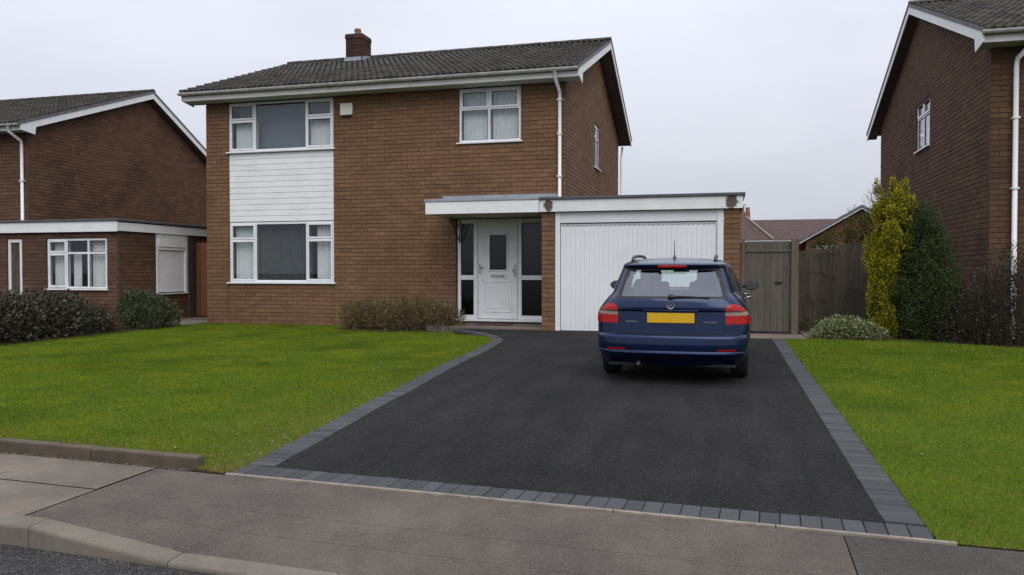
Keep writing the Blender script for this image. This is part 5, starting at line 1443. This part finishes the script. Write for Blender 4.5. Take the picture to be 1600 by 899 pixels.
def kind_of(i, k):
    x, y, z = Cc[i, k]
    rear, front = k < NR1 + NR2 - 1, k >= NR1 + NR2 + NS - 1
    side = not rear and not front
    if i >= len(zs) - 1: return 'body'
    if not front:
        for ya in (0.92, 3.47):
            if (y - ya) ** 2 + (z - 0.31) ** 2 < 0.35 ** 2 and x > 0.6: return None
    if rear:
        if .985 < z < 1.268 and x < np.interp(z, [.985, 1.268], [.565, .485]): return 'rear_window'
        if .957 < z < 1.293 and x < np.interp(z, [.957, 1.293], [.612, .525]): return 'window_seal'
        if z < .5497: return 'bumper'
        if z < .56: return 'body'
        if abs(z - .575) < .006 and x < .565: return 'seam'
        if abs(x - .572) < .007 and .569 < z < .68: return 'seam'
    if side or rear:
        r0 = fyr(z) + LR + 0.02 if z < 1.3 else 9
        if 1.0 < z < 1.295 and y > max(r0, .80 + (z - 1.0) * 0.25):
            e = fyf(z) - 0.62
            if y < e:
                for pb in (1.42, 2.28):
                    if abs(y - pb) < 0.035: return 'window_seal'
                return 'side_window'
        if z < .5497 and y < 0.5: return 'bumper'
    if front and .985 < z < 1.31 and x < fw_(z) - 0.07: return 'windscreen'
    return 'body'
disp = {'tail_r': .007, 'tail_c': .007, 'bumper': .009, 'rear_window': -.003, 'window_seal': .0012, 'side_window': -.003, 'windscreen': -.003, 'seam': -.006, 'body': 0.0}
quads = {}
for i in range(nz - 1):
    for k in range(nk - 1):
        c = kind_of(i, k)
        if c: quads.setdefault(c, []).append((i, k))
def car_patch(cls, name, mat, par, mirror=(1, -1), sel=None):
    out = []
    V, F, idx = [], [], {}
    for sx in mirror:
        def vid(i, k):
            q = (sx, i, k)
            if q not in idx:
                p = G[i, k] + Nn[i, k] * disp[cls]
                idx[q] = len(V); V.append((p[0] * sx, p[1], p[2]))
            return idx[q]
        for (i, k) in quads[cls]:
            if sel and not sel(Cc[i, k]): continue
            f = (vid(i, k), vid(i, k + 1), vid(i + 1, k + 1), vid(i + 1, k))
            F.append(f if sx > 0 else f[::-1])
    return mesh_obj(name, np.array(V), F, mat, par, smooth=True)
body = car_patch('body', 'body', 'paint', car)
bump = car_patch('bumper', 'rear_bumper', 'paint', car)
car_patch('seam', 'tailgate_seam', 'gasket', body)
rwin = car_patch('rear_window', 'rear_window', 'glass_car', car)
car_patch('window_seal', 'window_seal', 'gasket', rwin, sel=lambda c: c[1] < 1.0)
for sx in (1, -1):
    for yp in (1.42, 2.28): car_patch('window_seal', 'door_pillar', 'gasket', car, (sx,), sel=lambda c, yp=yp: abs(c[1] - yp) < 0.1)
for sx in (1, -1):
    car_patch('side_window', 'side_window', 'glass_car', car, (sx,))
    def lamp(z0, z1, name, mat, par, nz_=10, nx_=18):
        m = MB()
        for z in np.linspace(z0, z1, nz_):
            t = (z - .68) / .228; W = fw_(z) * taper(0, z)
            xi = .588 + 0.085 * max(0, (t - 0.72) / 0.28) ** 2.2
            d = .245 * (1 - 0.62 * max(0, t) ** 3)
            xo = W * (1 - (1 - d / LR) ** NEXP) ** (1 / NEXP)
            for x in np.linspace(xi, xo, nx_): m.v.append((sx * (x + 0.006 * (x - xi) / (xo - xi)), rear_y(x, z) - 0.008, z))
        m.f = [(j * nx_ + i, j * nx_ + i + 1, (j + 1) * nx_ + i + 1, (j + 1) * nx_ + i) for j in range(nz_ - 1) for i in range(nx_ - 1)]
        if sx < 0: m.f = [f[::-1] for f in m.f]
        return m.build(name, mat, par, smooth=True)
    tl = lamp(.68, .772, 'tail_light', 'lamp_r', car)
    lamp(.773, .827, 'clear_lens', 'lamp_c', tl, 6); lamp(.828, .908, 'upper_lens', 'lamp_r', tl)
car_patch('windscreen', 'windscreen', 'glass_car', car)
def rim_strip(name, mat, par, z0, z1, xm, out=0.012, n=40):
    m = MB(); xs_q = np.linspace(-xm, xm, n)
    for x in xs_q:
        for z in (z0, (z0 + z1) / 2, z1): m.v.append((x, rear_y(x, z) - (out if z == (z0 + z1) / 2 else 0.004), z))
    for i in range(n - 1):
        for j in range(2): a = i * 3 + j; m.f.append((a, a + 3, a + 4, a + 1))
    return m.build(name, mat, par, smooth=True)
rim_strip('lower_trim', 'paint', bump, .335, .372, .80, 0.022)
for sx in (1, -1):
    m = MB(); n = 8
    for x in np.linspace(.50, .70, n):
        for z in (.392, .408): m.v.append((sx * x, rear_y(x, z) - 0.014, z))
    m.f = [(2 * i, 2 * i + 2, 2 * i + 3, 2 * i + 1) for i in range(n - 1)]
    m.build('reflector', 'lamp_r', bump)
# number plate in its frame, blank yellow
m = MB(); yq = rear_y(0.2, .74) - 0.012
m.box(-.268, .268, yq, yq + 0.02, .684, .806); pf = m.build('plate_holder', 'blackpl', car, bevel=0.004)
m = MB(); m.box(-.258, .258, yq - 0.006, yq - 0.0005, .690, .800); m.build('number_plate', 'plate', pf, bevel=0.002)
m = MB(); m.box(-.30, .30, fyr(.828) - 0.010, fyr(.828) + 0.02, .818, .832); m.build('boot_handle', 'paint', car, bevel=0.005)
# round badge with a small winged arrow
by = rear_y(0, .885) - 0.002
m = MB(); m.lathe([(0.030, -0.002), (0.030, -0.007), (0.041, -0.008), (0.042, 0.0), (0.042, 0.004)], (0, by, .885), 24, 'Y'); bd = m.build('badge', 'chrome', car, smooth=False)
m = MB(); m.lathe([(0.0285, -0.004), (0.0285, -0.0085)], (0, by, .885), 20, 'Y'); m.build('badge_disc', 'blackpl', bd)
m = MB(); m.prism([(-.020, .879), (-.004, .879), (-.004, .866), (.004, .866), (.004, .878), (.018, .892), (.004, .905), (.004, .893), (-.014, .893)], by - 0.011, by - 0.009, 'Y'); m.build('badge_arrow', 'chrome', bd)
for (xa, xb) in ((-.50, -.36), (.36, .50)):
    m = MB(); x = xa
    while x < xb:
        m.box(x, x + 0.011, rear_y(x, .70) - 0.004, rear_y(x, .70) + 0.004, .692, .706 + (0.004 if int(x * 100) % 3 == 0 else 0)); x += 0.018
    m.build('chrome_lettering', 'steel', body)
# high brake light, wiper, aerial, rails
m = MB(); m.box(-.16, .16, .305, .33, 1.302, 1.330); m.build('high_brake_light', 'lamp_r', car, bevel=0.005)
wy = rear_y(0, .975)
m = MB(); m.lathe([(0.03, -0.03), (0.034, -0.01), (0.034, 0.02)], (0.0, wy, .975), 14, 'Y'); wp = m.build('wiper', 'blackpl', car, smooth=True)
m = MB(); m.tube([(0.0, wy - 0.025, .978), (0.12, wy - 0.022, .985), (0.40, wy + 0.01, .972)], [0.013, 0.010, 0.005], 8); m.box(.08, .42, wy - 0.012, wy - 0.004, .968, .980); m.build('wiper_arm', 'blackpl', wp)
m = MB(); m.lathe([(0.032, 0), (0.024, 0.015), (0.012, 0.035), (0.008, 0.05)], (0.0, 0.80, 1.396), 12); m.tube([(0, .80, 1.44), (0, .74, 1.62)], [0.006, 0.003], 6); m.build('aerial', 'blackpl', car)
for sx in (1, -1):
    m = MB(); m.tube([(sx * .475, .62, 1.368), (sx * .478, .70, 1.405), (sx * .480, .84, 1.428), (sx * .482, 1.4, 1.437), (sx * .478, 2.0, 1.43), (sx * .47, 2.2, 1.39)], [.022, .023, .020, .019, .019, .019], 8); m.build('roof_rail', 'blackpl', car, smooth=True)
    # wheels
    for ya in (.92, 3.47):
        prof = [(.20, -.095), (.285, -.10), (.305, -.085), (.312, -.05), (.312, .05), (.305, .085), (.285, .10), (.20, .095)]
        m = MB(); m.lathe(prof, (sx * .750, ya, .309), 32, 'X'); wh = m.build('wheel', 'rubber', car, smooth=True)
        m = MB(); m.lathe([(.0, .075 * sx), (.05, .085 * sx), (.06, .07 * sx), (.17, .06 * sx), (.198, .098 * sx), (.205, .09 * sx)], (sx * .750, ya, .309), 24, 'X'); m.build('rim', 'rim', wh, smooth=True)
        m = MB(); n = 16
        for i in range(n + 1):
            a = -0.25 + (math.pi + 0.5) * i / n
            for xx in (.58, .845): m.v.append((sx * xx, ya + .352 * math.cos(a), .31 + .352 * math.sin(a)))
        m.f = [(2 * i, 2 * i + 1, 2 * i + 3, 2 * i + 2) for i in range(n)]; m.build('wheel_arch_liner', 'blackpl', car)
    # door mirrors
    m = MB(); mx_ = sx * 0.955
    m.lathe([(.02, .11), (.05, .10), (.075, .06), (.078, .0)], (0, 0, 0), 16, 'Y')
    V = np.array(m.v); V[:, 0] *= 1.28; V[:, 2] *= 0.86
    mr = mesh_obj('door_mirror', V + np.array((mx_, 2.86, 1.02)), m.f, 'paint', car, smooth=True)
    V2 = V.copy(); V2[:, 0] *= 0.88; V2[:, 2] *= 0.86; V2[:, 1] = np.where(V2[:, 1] < 0.001, -0.004, 0.02)
    mesh_obj('mirror_glass', V2 + np.array((mx_, 2.86, 1.02)), m.f, 'mirror', mr)
    m = MB(); m.box(min(sx * .80, sx * .89), max(sx * .80, sx * .89), 2.88, 2.94, .985, 1.02); m.build('mirror_arm', 'blackpl', mr)
    for yh in (1.75, 2.75):
        m = MB(); m.tube([(sx * .872, yh - .09, .90), (sx * .905, yh - .07, .902), (sx * .905, yh + .07, .902), (sx * .872, yh + .09, .90)], .012, 6); m.build('door_handle', 'chrome', car, smooth=True)
# interior and underside
m = MB(); m.box(-.80, .80, .35, 3.9, .50, .54); m.box(-.62, .62, .45, 1.05, .90, .915); m.build('cabin_floor', 'blackpl', car)
m = MB(); m.box(-.70, .70, .15, 4.1, .20, .23); m.build('underbody', 'blackpl', car)
m = MB(); m.prism([(1.02, .55), (1.18, .55), (1.08, .97), (0.98, .97)], -.62, .62, 'X'); bench = m.build('rear_seat', 'fabric', car, bevel=0.03)
for x in (-.36, .36):
    m = MB(); m.box(x - .135, x + .135, .97, 1.07, .985, 1.155); m.build('headrest', 'fabric', bench, bevel=0.04)
for x in (-.37, .37):
    m = MB(); m.prism([(1.95, .50), (2.12, .50), (1.95, 1.10), (1.84, 1.10)], x - .24, x + .24, 'X'); st = m.build('front_seat', 'fabric', car, bevel=0.04)
    m = MB(); m.box(x - .14, x + .14, 1.80, 1.90, 1.09, 1.26); m.build('headrest', 'fabric', st, bevel=0.04)
m = MB(); m.box(-.70, .70, 2.75, 3.2, .80, .97); m.build('dashboard', 'blackpl', car, bevel=0.03)
m = MB(); m.lathe([(.165, -.012), (.185, -.012), (.185, .012), (.165, .012)], (.37, 2.62, .98), 20, 'Y'); m.build('steering_wheel', 'blackpl', car)
m = MB(); m.box(-.11, .11, 2.40, 2.43, 1.22, 1.28); m.build('rear_view_mirror', 'blackpl', car, bevel=0.01)
m = MB(); m.tube([(-.35, .10, .24), (-.35, -0.0 + .04, .235)], 0.022, 10); m.build('exhaust', 'steel', car)
